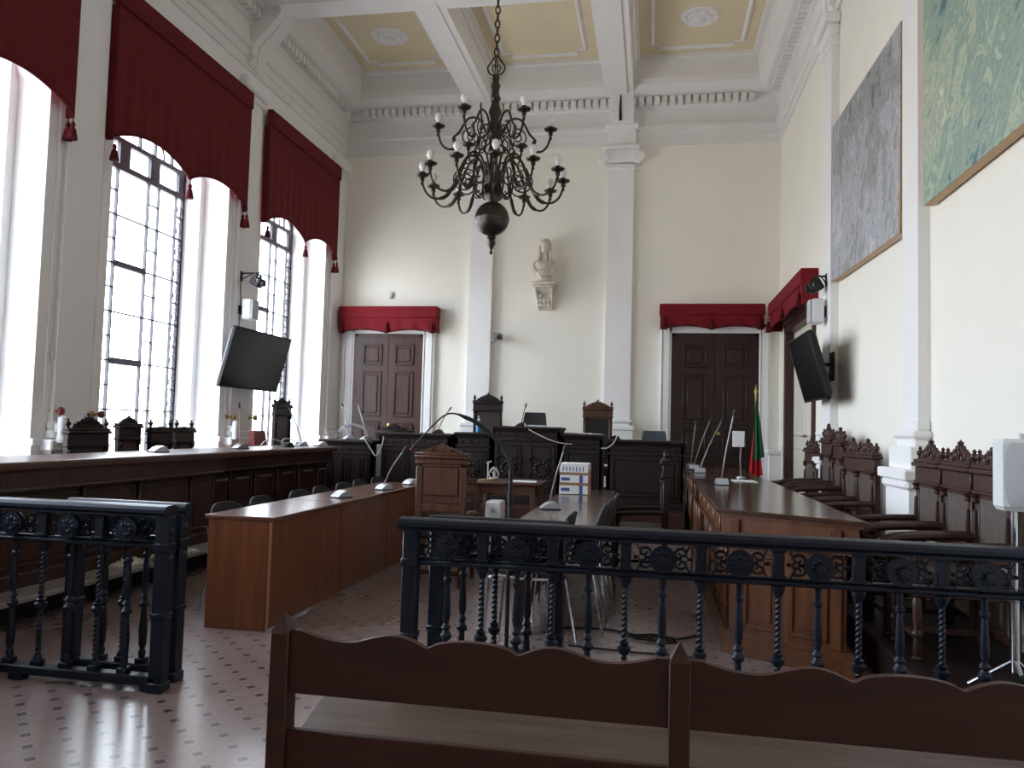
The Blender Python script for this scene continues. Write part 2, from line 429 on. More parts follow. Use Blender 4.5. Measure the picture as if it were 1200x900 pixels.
# cornice: architrave, frieze, dentils, corona along one wall
def cornice(wall):
    t = MB()
    prof = [(0, 6.28), (.03, 6.28), (.03, 6.42), (.05, 6.42), (.05, 6.54), (.10, 6.56), (.10, 6.62), (.05, 6.64), (.05, 6.90), (.10, 6.92), (.14, 7.06), (.22, 7.08), (.30, 7.10), (.34, 7.14), (.40, 7.2), (.42, 7.3), (.42, 7.66), (0, 7.66)]
    if wall == 'b':
        t.prism([(BY-p, z) for p, z in prof], 'yz', LX, RX)
        x = LX+.42
        while x < RX-.42:
            t.box(x, BY-.235, 6.945, x+.09, BY-.10, 7.06); x += .13
    else:
        X, s = (LX, 1) if wall == 'l' else (RX, -1)
        t.prism([(X+s*p, z) for p, z in prof], 'xz', FY, BY)
        y = BY-.45
        while y > 3:
            t.box(X+s*.10, y, 6.945, X+s*.235, y-.09, 7.06); y -= .13
    trim(t, 'ceil_w')
for q in 'blr': cornice(q)
# scrolled consoles under the cornice on the side walls
def console(X, s, y):
    t = MB()
    prof = [(0, 6.3), (.06, 6.32), (.10, 6.4), (.09, 6.5), (.12, 6.62), (.2, 6.72), (.3, 6.8), (.4, 6.92), (.5, 7.02), (.52, 7.1), (.5, 7.18), (0, 7.18)]
    t.prism([(X+s*p, z) for p, z in prof], 'xz', y-.2, y+.2)
    t.prism([(X+s*(p+.02), z) for p, z in prof], 'xz', y-.06, y+.06)
    t.tube(arc((X+s*.44, y-.21, 7.06), .07, 0, 2*PI, 14), .015, 6)
    t.tube(arc((X+s*.09, y-.21, 6.42), .05, 0, 2*PI, 12), .012, 6)
    trim(t, 'ceil_w', True)
for y in (3.65, 6.85, 10.05): console(LX, 1, y)
for y in (3.3, 6.5, 9.55): console(RX, -1, y)
# coffered ceiling: panels, beams along and across
BX = [(-3.36, -2.90), (-.90, -.42)]
XP = [(LX+.42, -3.36), (-2.90, -.90), (-.42, RX-.42)]
BYS = [(9.65, 10.2), (6.3, 6.85), (2.95, 3.5), (-.4, .15)]
YP = [(10.2, BY-.42), (6.85, 9.65), (3.5, 6.3), (.15, 2.95), (FY, -.4)]
struct('ceiling', MB().box(LX-.7, FY-.2, 7.66, RX+.25, BY+.25, 7.9), 'ceil_y')
t = MB()
for a, b in BX:
    t.box(a, FY, 7.115, b, BY-.3, 7.7).box(a+.1, FY, 7.09, b-.1, BY-.3, 7.14).box(a-.05, FY, 7.5, b+.05, BY-.3, 7.7, .02)
trim(t, 'ceil_w')
t = MB()
for a, b in BYS:
    t.box(LX+.3, a, 7.12, RX-.3, b, 7.7).box(LX+.3, a+.12, 7.1, RX-.3, b-.12, 7.14).box(LX+.3, a-.05, 7.5, RX-.3, b+.05, 7.7, .02)
trim(t, 'ceil_w')
for (x0, x1) in XP:
    for (y0, y1) in YP[:3]:
        t = MB()
        g = .1
        t.box(x0-.01, y0-.01, 7.6, x1+.01, y0+g, 7.67).box(x0-.01, y1-g, 7.6, x1+.01, y1+.01, 7.67).box(x0-.01, y0+g, 7.6, x0+g, y1-g, 7.67).box(x1-g, y0+g, 7.6, x1+.01, y1-g, 7.67)
        a, b, c, d = x0+.3, x1-.3, y0+.3, y1-.3; n = .14
        P = [(a+n, c), (b-n, c), (b-n, c+n), (b, c+n), (b, d-n), (b-n, d-n), (b-n, d), (a+n, d), (a+n, d-n), (a, d-n), (a, c+n), (a+n, c+n)]
        t.tube([(u, v, 7.655) for u, v in P], .04, 4, closed=True)
        cx, cyy = (x0+x1)/2, (y0+y1)/2+.2
        if x0 != -2.90:
            t.lathe([(.29, 7.67), (.29, 7.65), (.26, 7.62), (.19, 7.64), (.17, 7.61), (.09, 7.62), (.07, 7.57), (.001, 7.55)], (cx, cyy, 0), 24)
            for i in range(10):
                aa = 2*PI*i/10; t.sph((cx+.22*math.cos(aa), cyy+.22*math.sin(aa), 7.63), .04, (1, 1, .5), 8)
        trim(t, 'ceil_w', True)
# back wall pilasters
for a, b in ((-3.24, -2.83), (-.83, -.39)):
    t = MB(); y = BY
    t.box(a, y, 1.6, b, y-.10, 5.95)
    t.box(a-.02, y, 5.84, b+.02, y-.12, 5.9, .01)
    t.box(a-.07, y, 5.98, b+.07, y-.16, 6.2, .02).box(a-.1, y, 6.2, b+.1, y-.2, 6.26, .01)
    for s in (a-.08, b+.08): t.lathe([(.001, 0), (.09, 0), (.10, .03), (.09, .2), (.001, .2)], (s, y-.2, 6.05), 14, 'y')
    t.box(a-.02, y, 6.26, b+.02, y-.14, 6.62).box(a-.06, y, 6.56, b+.06, y-.2, 6.63, .01)
    t.box(a+.02, y, 6.63, b-.02, y-.30, 7.15)
    t.box(a-.02, y, 1.44, b+.02, y-.12, 1.5, .02).box(a-.05, y, 1.5, b+.05, y-.16, 1.54, .01).box(a-.01, y, 1.54, b+.01, y-.11, 1.62, .01)
    t.box(a-.06, y, .35, b+.06, y-.18, 1.38).box(a-.09, y, 1.36, b+.09, y-.2, 1.44, .02)
    trim(t)
# right wall pilasters with pedestals
for a, b in ((3.1, 3.48), (6.31, 6.69), (9.28, 9.74)):
    t = MB(); X = RX; m = (a+b)/2; h = (b-a)/2
    t.box(X, a, 1.5, X-.085, b, 5.98)
    t.box(X, a-.03, 5.86, X-.11, b+.03, 5.92, .01).box(X, a-.04, 5.98, X-.13, b+.04, 6.1, .02).box(X, a-.09, 6.1, X-.19, b+.09, 6.22, .02)
    t.box(X, a-.02, 1.42, X-.105, b+.02, 1.5, .015).box(X, a-.06, 1.36, X-.145, b+.06, 1.42, .02).box(X, a-.03, 1.3, X-.12, b+.03, 1.36, .01)
    t.box(X, a-.08, 1.13, X-.165, b+.08, 1.3, .008)
    t.box(X, a-.16, 1.05, X-.23, b+.16, 1.13, .01).box(X, a-.13, .98, X-.21, b+.13, 1.05, .02)
    t.box(X, a-.10, 0, X-.18, b+.10, 1.0)
    trim(t)
# grey dado in the back right corner and corner pedestal
trim(MB().box(1.70, BY, .3, RX, BY-.02, 1.06), 'dado')
trim(MB().box(1.86, BY, .3, RX, BY-.26, 1.04, .004).box(1.82, BY, 1.04, RX, BY-.3, 1.12, .015))
# raised floors: window side, right side, dais
struct('trim_50', MB().box(LX, FY, 0, -4.10, 9.9, .2, .01), 'dark')  # window platform coloured dark for the shade below the step board
trim(MB().box(-4.22, FY, .17, -3.88, 9.88, .206, .006), 'step')  # step board, its lit top put into the paler colour
struct('trim_51', MB().box(1.28, 2.2, 0, RX, 9.9, .2, .01), 'dark')
struct('trim_52', MB().box(LX, 9.9, 0, .39, BY, .35, .01).box(.39, 11.6, 0, 1.27, BY, .35, .01).box(1.27, 9.9, 0, RX, BY, .35, .01), 'dark2')

# ------------------------------------------------------------------ windows (iron frames, panes, scrollwork)
ROWS = [.87, 1.446, 2.023, 2.6, 3.175, 3.752, 4.33]
def window(i, c):
    cols = [-1.04, -.865, -.485, -.275, .305, .515, .885, 1.04]
    f = MB(); X = GX
    bar = lambda y0, y1, z0, z1, d=.02: f.box(X-d, y0, z0, X+d, y1, z1)
    for j, y in enumerate(cols):
        wd = .03 if j in (0, 7) else (.007 if j in (1, 2, 5, 6) else .010)
        bar(c+y-wd, c+y+wd, WZ0, 4.33 if j not in (0, 7) else 5.0)
    for z in ROWS: bar(c-1.04, c+1.04, z-.008, z+.008)
    bar(c-.275, c+.305, 3.14, 3.21, .03); bar(c-.275, c+.305, 1.985, 2.06, .03)
    for z, h in ((4.33, .035), (4.65, .03)): bar(c-1.04, c+1.04, z-h, z+h, .03)
    for y0, y1 in ((-1.04, -.9), (-.275, -.09), (.305, .49), (.9, 1.04)): bar(c+y0, c+y1, 4.33, 4.65, .025)
    for j in range(len(ROWS)-1):
        zm = (ROWS[j]+ROWS[j+1])/2
        bar(c-.485, c-.275, zm-.007, zm+.007); bar(c+.305, c+.515, zm-.007, zm+.007)
        bar(c-1.04, c-.865, zm-.007, zm+.007); bar(c+.885, c+1.04, zm-.007, zm+.007)
    for y in (-.7, -.3, .1, .4, .75):                       # uprights of the arched top
        bar(c+y-.014, c+y+.014, 4.65, 4.56+.75*math.sqrt(max(0, 1-(y/1.1)**2)))
    f.tube([(X, c+1.05*math.cos(PI*k/20), 4.55+.72*math.sin(PI*k/20)) for k in range(21)], .03, 6)
    f.tube([(X, c+.6*math.cos(PI*k/16), 4.68+.36*math.sin(PI*k/16)) for k in range(17)], .014, 5)
    o = struct('window_%d' % i, f, 'iron')
    g = MB().box(X-.004, c-1.05, WZ0, X+.004, c+1.05, 5.4)
    obj('pane', g, 'glass', o, smooth=False)
    s = MB()
    for side in (-1, 1):
        yc = c+side*.9625; z = .9; k = 0
        while z < 4.2:
            d = 1 if k % 2 == 0 else -1
            pts = []
            for q in range(15):
                a = q/14*3.3*PI; r = .058*(1-.75*q/14)
                pts.append((X+.01, yc+d*(r*math.cos(a)-.012), z+.07+r*math.sin(a)*1.1))
            s.tube(pts, .007, 4)
            s.tube([(X+.01, yc+d*.05, z+.06), (X+.01, yc, z-.01), (X+.01, yc-d*.05, z+.02)], .006, 4)
            z += .144; k += 1
    obj('scrollwork', s, 'iron', o)
for i, c in enumerate(WIN): window(i+1, c)

# ------------------------------------------------------------------ red window valances
def tassel(mb, x, y, z, k=1.0):
    mb.lathe([(.001, 0), (.012*k, -.005), (.02*k, -.03*k), (.014*k, -.055*k), (.026*k, -.07*k), (.044*k, -.16*k), (.04*k, -.165*k), (.001, -.165*k)], (x, y, z), 10)
    mb.tube([(x, y, z), (x, y, z+.06)], .006, 5)
def valance_win(y0, y1, label):
    root = thing('window_valance', label, 'valance', (LX, (y0+y1)/2, 4.2), 0, 'red valances over the tall windows')
    X0, X1 = LX+.055, LX+.15; zt, zh = 5.92, 5.68
    hd = MB().box(X0, y0, zh, X1, y1, zt, .012)
    obj('pelmet', hd, 'red', root, True)
    n = 60; th = .014
    def low(y):
        u = (y-y0)/(y1-y0)*2; f = u % 1.0 if u < 2 else 1.0
        return 4.27 + .19*(math.sin(PI*f)**.75 if 0 < f < 1 else 0)
    front = []
    for i in range(n+1):
        y = y0+.01+(y1-y0-.02)*i/n
        rip = .010*math.sin(i*1.3)+.006*math.sin(i*2.9+1)
        zl = low(y)
        front.append([(X1-.03+rip*f_, y, zh+.02+(zl-zh-.02)*f_) for f_ in [0, .15, .35, .55, .75, .9, 1]])
    sk = MB()
    rings = []
    for col in front:
        rings.append(col+[(x-th, y, z) for x, y, z in reversed(col)])
    sk.loft(rings)
    for y in (y0+.01, y1-.01):                               # the returns to the wall
        sk.loft([[(LX+.03, y-.007, 4.26), (X1-.03, y-.007, 4.26), (X1-.03, y-.007, zh), (LX+.03, y-.007, zh)],
                 [(LX+.03, y+.007, 4.26), (X1-.03, y+.007, 4.26), (X1-.03, y+.007, zh), (LX+.03, y+.007, zh)]])
    s = obj('skirt', sk, 'red', root, True)
    fr = MB()
    for a in (0, 1):
        pts = []
        for i in range(31):
            y = y0+.02+(y1-y0-.04)*(a*.5+.5*i/30); pts.append((X1-.026, y, low(y)-.012))
        fr.tube(pts, .016, 6)
    for y in (y0+.015, y1-.015): fr.tube([(LX+.04, y, 4.25), (X1-.03, y, 4.25)], .014, 6)
    obj('fringe', fr, 'fringe', s, True)
    for y in (y0+.03, (y0+y1)/2, y1-.03):
        tb = MB(); tassel(tb, X1-.02, y, 4.2, 1.1); obj('tassel', tb, 'fringe', root, True)
    tb = MB(); tassel(tb, LX+.07, y1-.02, 4.2, 1.1); obj('tassel', tb, 'fringe', root, True)
valance_win(3.85, 6.58, 'red cloth valance nearest the camera, at the top left corner')
valance_win(7.12, 9.88, 'widest looking red valance, over the fully visible tall window')
valance_win(10.42, 13.02, 'red cloth valance over the farthest tall window by the back corner')

# ------------------------------------------------------------------ doors of the back wall
def panelled_leaf(mb, x0, x1, z0, z1, y, panels):
    """door leaf in the xz plane facing -y, with raised mouldings around panels"""
    mb.box(x0, y, z0, x1, y+.05, z1)
    for (a, b, c, d) in panels:
        px0, px1, pz0, pz1 = x0+a*(x1-x0), x0+b*(x1-x0), z0+c*(z1-z0), z0+d*(z1-z0)
        e = .035
        for q in ((px0, pz0, px1, pz0+e), (px0, pz1-e, px1, pz1), (px0, pz0+e, px0+e, pz1-e), (px1-e, pz0+e, px1, pz1-e)):
            mb.box(q[0], y-.022, q[1], q[2], y+.01, q[3], .008)
        mb.box(px0+.07, y-.018, pz0+.07, px1-.07, y+.01, pz1-.07, .014)
def back_door(i, x0, x1, zt, wd, trimw):
    fr = MB(); y = BY
    fr.box(x0-.01, y-.06, .35, x0+.05, y+.0, zt).box(x1-.05, y-.06, .35, x1+.01, y, zt).box(x0, y-.06, zt-.06, x1, y, zt)
    o = struct('door_%d' % i, fr, wd)
    xm = (x0+x1)/2
    for a, b in ((x0+.05, xm-.004), (xm+.004, x1-.05)):
        lf = MB(); panelled_leaf(lf, a, b, .36, zt-.06, y-.056, [(.2, .82, .80, .95), (.2, .82, .44, .76), (.2, .82, .22, .41), (.2, .82, .04, .19)])
        l = obj('door_leaf', lf, wd, o)
        if a > xm:
            l2 = MB().lathe([(.001, 0), (.02, 0), (.012, .02), (.012, .04), (.028, .05), (.03, .07), (.001, .08)], (a+.07, y-.056, 1.35), 12, '-y')
            obj('door_knob', l2, 'brass', l)
    t = MB()
    for a, b in ((x0-trimw, x0-.01), (x1+.01, x1+trimw)):
        t.box(a, y, .35, b, y-.07, zt+.15).box(a+.04, y-.07, .35, b-.03, y-.09, zt+.1, .008).box(min(a, b), y-.07, .35, a+.03, y-.10, zt+.1, .008)
    t.box(x0-trimw, y, zt, x1+trimw, y-.07, zt+.16, .01)
    trim(t)
back_door(1, -5.34, -4.06, 2.99, 'door', .21)
back_door(2, .30, 1.70, 3.03, 'door2', .19)
def door_valance(name_label, axis, a0, a1, base, proj, z0, z1):
    c = ((a0+a1)/2, base, z0) if axis == 'x' else (base, (a0+a1)/2, z0)
    root = thing('door_valance', name_label, 'valance', c, 0, 'red valances over the doors')
    zm = z1-.42*(z1-z0)
    P = lambda u, p, z: (u, base-p, z) if axis == 'x' else (base-p, u, z)
    hd = MB()
    A, B = P(a0, 0, zm), P(a1, proj, z1)
    hd.box(*A, *B, .012); obj('pelmet', hd, 'redsat', root, True)
    sk = MB(); n = 40; rings = []
    for i in range(n+1):
        u = a0+.02+(a1-a0-.04)*i/n; f = (i/n*2) % 1.0 if i < n else 0
        zl = z0+.03+.05*math.sin(PI*f)
        rip = .012*math.sin(i*.9)
        col = [P(u, proj-.02+rip*t_, zm+.01+(zl-zm)*t_) for t_ in (0, .3, .6, 1)]
        col2 = [P(u, proj-.034+rip*t_, zm+.01+(zl-zm)*t_) for t_ in (1, .6, .3, 0)]
        rings.append(col+col2)
    sk.loft(rings)
    for u in (a0+.02, a1-.02):
        q = [P(u, .0, z0+.03), P(u, proj-.02, z0+.03), P(u, proj-.02, zm), P(u, .0, zm)]
        d = (.006, 0, 0) if axis == 'x' else (0, .006, 0)
        sk.loft([[tuple(Vector(p)-Vector(d)) for p in q], [tuple(Vector(p)+Vector(d)) for p in q]])
    s = obj('skirt', sk, 'redsat', root, True)
    fr = MB(); pts = []
    for i in range(n+1):
        u = a0+.02+(a1-a0-.04)*i/n; f = (i/n*2) % 1.0 if i < n else 0
        pts.append(P(u, proj-.015, z0+.025+.05*math.sin(PI*f)))
    fr.tube(pts, .012, 6); obj('fringe', fr, 'fringe', s, True)
    for u in (a0+.08, (a0+a1)/2, a1-.08):
        tb = MB(); p = P(u, proj+.005, z0+.19); tassel(tb, p[0], p[1], p[2], 1.1); obj('tassel', tb, 'fringe', root, True)
door_valance('short red valance over the left back door', 'x', -5.6, -3.77, BY, .25, 2.97, 3.46)
door_valance('long red valance over the right back door', 'x', .08, 1.78, BY, .25, 3.06, 3.50)
door_valance('red valance over the side door on the right wall', 'y', 10.36, 13.22, RX, .22, 3.0, 3.49)
# side door: dark lining, architrave and a cream inner leaf
fr = MB()
fr.box(RX-.03, DY1-.04, .35, RX+.15, DY1+.1, DZ+.1).box(RX-.03, DY0-.1, .35, RX+.15, DY0+.04, DZ+.1).box(RX-.03, DY0-.1, DZ-.04, RX+.15, DY1+.1, DZ+.1)
d3 = struct('door_3', fr, 'dark2')
lf = MB().box(RX+.10, DY0+.04, .36, RX+.15, DY1-.04, DZ-.04)
for y0_, y1_ in ((DY0+.2, DY0+.95), (DY0+1.15, DY1-.2)):
    for z0_, z1_ in ((.5, 1.2), (1.35, 2.75)):
        e = .04
        for q in ((y0_, z0_, y1_, z0_+e), (y0_, z1_-e, y1_, z1_), (y0_, z0_, y0_+e, z1_), (y1_-e, z0_, y1_, z1_)):
            lf.box(RX+.085, q[0], q[1], RX+.11, q[2], q[3], .006)
lfo = obj('door_leaf', lf, 'cream_door', d3, smooth=False)
obj('door_handle', MB().tube([(RX+.1, 11.6, 1.35), (RX+.05, 11.6, 1.35), (RX+.05, 11.72, 1.35)], .012, 8), 'brass', lfo)

# ------------------------------------------------------------------ chandelier
CHX, CHY = -1.83, 8.57
def chandelier():
    root = thing('chandelier', 'large dark bronze two-tier chandelier hanging on a chain', 'chandelier', (CHX, CHY, 3.35))
    z0 = 3.35
    ch = MB(); z = 5.60; k = 0
    while z < 7.1-.0:
        a = k*PI/2+.4
        pts = []
        for i in range(14):
            q = 2*PI*i/14; u = .026*math.cos(q); v = .052*math.sin(q)
            pts.append((CHX+u*math.cos(a), CHY+u*math.sin(a), z+.045+v))
        ch.tube(pts, .0085, 6, closed=True); z += .083; k += 1
    ch.lathe([(.001, 7.12), (.09, 7.12), (.09, 7.09), (.03, 7.05), (.02, 7.02), (.001, 7.02)], (CHX, CHY, 0), 14)
    obj('chain', ch, 'bronze', root, True)
    lp = MB()
    for s in (-1, 1):
        lp.tube(crm([(CHX+s*.01, CHY, 5.37), (CHX+s*.075, CHY, 5.40), (CHX+s*.10, CHY, 5.47), (CHX+s*.055, CHY, 5.54), (CHX+s*.03, CHY, 5.58), (CHX, CHY, 5.61)]), .010, 6)
        lp.tube(crm([(CHX+s*.02, CHY, 5.40), (CHX+s*.05, CHY, 5.46), (CHX+s*.02, CHY, 5.5), (CHX, CHY, 5.47)]), .007, 6)
        lp.tube(crm([(CHX, CHY+s*.01, 5.37), (CHX, CHY+s*.06, 5.42), (CHX, CHY+s*.05, 5.52), (CHX, CHY, 5.6)]), .008, 6)
    obj('hanging_loop', lp, 'bronze', root, True)
    sh = MB().lathe([(.001, 3.7), (.06, 3.72), (.075, 3.78), (.05, 3.84), (.06, 3.9), (.09, 3.95), (.10, 4.0), (.075, 4.06), (.085, 4.1), (.115, 4.14), (.115, 4.24), (.075, 4.28), (.05, 4.34), (.045, 4.44), (.065, 4.5), (.05, 4.56), (.06, 4.62), (.09, 4.66), (.09, 4.76), (.065, 4.8), (.05, 4.86), (.075, 4.94), (.05, 5.02), (.045, 5.07), (.065, 5.1), (.045, 5.14), (.04, 5.2), (.055, 5.25), (.035, 5.3), (.045, 5.34), (.03, 5.38), (.001, 5.38)], (CHX, CHY, 0), 18)
    obj('shaft', sh, 'bronze', root, True)
    bl = MB().lathe([(.001, 3.515)]+[(.195*math.sin(PI*i/20), 3.71-.195*math.cos(PI*i/20)) for i in range(1, 10)]+[(.196, 3.70), (.199, 3.71), (.196, 3.72)]+[(.195*math.sin(PI*i/20), 3.71-.195*math.cos(PI*i/20)) for i in range(11, 20)]+[(.03, 3.904), (.001, 3.904)], (CHX, CHY, 0), 28)
    obj('ball', bl, 'bronze', root, True)
    fn = MB().lathe([(.001, 3.30), (.018, 3.31), (.022, 3.33), (.01, 3.35), (.02, 3.37), (.045, 3.42), (.05, 3.45), (.03, 3.47), (.05, 3.49), (.045, 3.51), (.03, 3.52), (.045, 3.535), (.001, 3.54)], (CHX, CHY, 0), 16)
    obj('finial', fn, 'bronze', root, True)
    def tier(n, R, zhub, zlow, zcup, a0, k):
        arm = MB()
        top = zhub+.15*k
        pts = crm([(.07, 0, zhub+.02), (.10, 0, zhub-.12*k), (.155, 0, zhub-.19*k), (.21, 0, zhub-.15*k), (.225, 0, zhub-.06*k)], 6)
        arm.tube([(p[0]*1., p[1], p[2]) for p in pts], [.009]*len(pts), 6)
        p2 = crm([(.10, 0, zhub+.05*k), (.17, 0, zhub+.24*k), (.30, 0, zhub+.25*k), (.40, 0, zhub+.05*k), (.46, 0, zlow+.13), (.54*R/.8, 0, zlow+.02), (.66*R/.8, 0, zlow), (.75*R/.8, 0, zlow+.06), (R-.005, 0, zlow+.17), (R, 0, zcup)], 6)
        arm.tube(p2, [.013 if 24 > i or i > 32 else .022 for i in range(len(p2))], 7)
        sp = []
        for i in range(32):
            a = .55*PI-i/31*3.3*PI; r = .145*k*(1-.78*i/31)
            sp.append((.30*k+.02+r*math.cos(a), .0, zhub-.02*k+r*math.sin(a)))
        arm.tube(sp, .009, 5)
        arm.lathe([(.001, zcup-.10), (.018, zcup-.09), (.013, zcup-.06), (.026, zcup-.04), (.026, zcup-.02), (.015, zcup), (.001, zcup)], (R, 0, 0), 10)
        arm_o = obj('arm', arm, 'bronze', root)
        arm_o.location = (0, 0, -z0); arm_o.rotation_euler = (0, 0, a0)
        dp = MB().lathe([(.001, zcup-.005), (.03, zcup-.005), (.07, zcup+.012), (.078, zcup+.028), (.07, zcup+.03), (.03, zcup+.015), (.026, zcup+.05), (.03, zcup+.055), (.001, zcup+.055)], (R, 0, 0), 14)
        obj('drip_pan', dp, 'bronze', arm_o)
        bb = MB().lathe([(.001, zcup+.05), (.02, zcup+.05), (.02, zcup+.075), (.038, zcup+.105), (.042, zcup+.13), (.034, zcup+.158), (.018, zcup+.172), (.001, zcup+.176)], (R, 0, 0), 14)
        obj('bulb', bb, 'bulb', arm_o)
        for i in range(1, n):
            c = arm_o.copy(); COL.objects.link(c); c.parent = root; c.rotation_euler = (0, 0, a0+2*PI*i/n)
            for gch in list(arm_o.children):
                d = gch.copy(); COL.objects.link(d); d.parent = c
    view = math.atan2(-CHY, -CHX)
    tier(12, .80, 4.16, 3.92, 4.16, view+.02, 1.0)
    tier(6, .64, 4.66, 4.50, 4.74, view+PI/6-.02, .8)
chandelier()

# ------------------------------------------------------------------ paintings on the right wall
def painting(y0, y1, z0, z1, m, label):
    root = thing('painting', label, 'painting', (RX, (y0+y1)/2, z0))
    X = RX-.015
    obj('frame', MB().box(X, y0, z0, X-.070, y1, z1, .003), 'gilt', root, True)
    obj('canvas', MB().box(X-.069, y0+.004, z0+.004, X-.074, y1-.004, z1-.004), m, root, True)
    return root
painting(3.56, 6.17, 3.08, 6.05, 'paint1', 'large teal and pale green abstract painting nearest the camera')
painting(6.76, 9.24, 3.06, 4.82, 'paint2', 'grey and lavender abstract painting between the two wall pilasters').rotation_euler = (.028, 0, 0)

# ------------------------------------------------------------------ bust on a wall bracket
def bust():
    x, y, z = -1.88, BY-.17, 3.88
    b = thing('wall_bracket', 'carved white marble console bracket under the bust', 'bracket', (x, BY, 3.42))
    t = MB(); t.box(x-.21, BY, z-.06, x+.21, y-.16, z, .012).box(x-.19, BY, z-.1, x+.19, y-.14, z-.06, .012)
    obj('shelf', t, 'marble', b, True)
    t = MB()
    t.loft([[(x-w_, BY, zz), (x+w_, BY, zz), (x+w_, BY-d, zz), (x-w_, BY-d, zz)] for w_, d, zz in ((.12, .06, 3.42), (.13, .10, 3.46), (.125, .12, 3.55), (.14, .16, 3.68), (.16, .24, 3.76), (.17, .28, 3.80))])
    for s in (-1, 1):
        t.tube(arc((x+s*.14, BY-.2, 3.72), .05, 0, 2*PI, 14, 'yz'), .014, 6); t.tube(crm([(x+s*.14, BY-.24, 3.76), (x+s*.13, BY-.16, 3.62), (x+s*.12, BY-.12, 3.5), (x+s*.11, BY-.1, 3.44)]), .018, 6)
    for i in range(7): t.sph((x-.07+.07*(i % 3), BY-.13-.02*(i//3), 3.5+.08*(i//3)), .04, (1, .6, 1), 8)
    obj('console', t, 'marble', b, True)
    s = thing('portrait_bust', 'white marble bust of a woman with long hair on the wall', 'sculpture', (x, y, z))
    # torso: stacked rings, shoulders without arms
    T = [(.135, .10, 0), (.14, .105, .02), (.125, .10, .05), (.13, .11, .10), (.15, .13, .17), (.18, .135, .25), (.195, .125, .30), (.185, .11, .335), (.13, .09, .365), (.07, .068, .395), (.06, .062, .43), (.056, .058, .47), (.05, .055, .5)]
    body = MB()
    rings = [[(x+a*math.cos(2*PI*i/20), y+b_*math.sin(2*PI*i/20)-(.02 if .1 < zz < .34 and math.sin(2*PI*i/20) < -.3 else 0), z+zz) for i in range(20)] for a, b_, zz in T]
    # head continues the same surface
    H = [(.062, .07, .505, -.01), (.074, .088, .53, -.014), (.082, .098, .57, -.014), (.085, .102, .61, -.01), (.084, .1, .65, -.004), (.074, .088, .69, .0), (.05, .06, .72, .004), (.015, .02, .735, .006)]
    for a, b_, zz, dy in H:
        ring = []
        for i in range(20):
            an = 2*PI*i/20; px, py = a*math.cos(an), b_*math.sin(an)
            if math.sin(an) < -.95 and .555 < zz < .62: py -= .022          # nose
            if math.sin(an) < -.7 and abs(zz-.61) < .01 and .2 < abs(math.cos(an)) < .75: py += .012   # eye hollows
            if math.sin(an) < -.9 and abs(zz-.53) < .01: py -= .006          # lips and chin
            ring.append((x+px, y+py+dy, z+zz))
        rings.append(ring)
    body.loft(rings)
    obj('figure', body, 'marble', s, True)
    hair = MB()
    HR = [(.06, .02, .745), (.092, .085, .715), (.103, .10, .66), (.103, .10, .60), (.10, .09, .54), (.095, .08, .46), (.10, .07, .38)]
    rr_ = []
    for a, b_, zz in HR:
        rr_.append([(x+a*math.cos(q), y+.012+b_*math.sin(q)+.0, z+zz) for q in [PI*(-.22+1.44*i/18) for i in range(19)]]+
                   [(x+(a-.02)*math.cos(q), y+.012+(b_-.02)*math.sin(q), z+zz) for q in [PI*(1.22-1.44*i/18) for i in range(19)]])
    hair.loft(rr_)
    hair.sph((x, y+.01, z+.69), .098, (1, 1.0, .82), 16)
    for sx in (-1, 1):
        hair.tube(crm([(x+sx*.085, y-.045, z+.64), (x+sx*.098, y-.05, z+.54), (x+sx*.095, y-.06, z+.44), (x+sx*.11, y-.09, z+.34), (x+sx*.10, y-.11, z+.26)]), [.02]*12+[.024]*12+[.012], 8)
    obj('hair', hair, 'marble', s, True)
    dr = MB()
    for sx in (-1, 1):
        dr.tube(crm([(x+sx*.09, y-.03, z+.375), (x+sx*.165, y-.05, z+.345), (x+sx*.185, y-.07, z+.27), (x+sx*.14, y-.12, z+.17), (x+sx*.03, y-.135, z+.08)]), .024, 8)
    for q in range(4):
        dr.tube(crm([(x-.18, y-.07, z+.26-.04*q), (x-.05, y-.15-.004*q, z+.20-.035*q), (x+.08, y-.145, z+.2-.03*q), (x+.18, y-.07, z+.27-.04*q)]), .016, 6)
    obj('drapery', dr, 'marble', s, True)
bust()

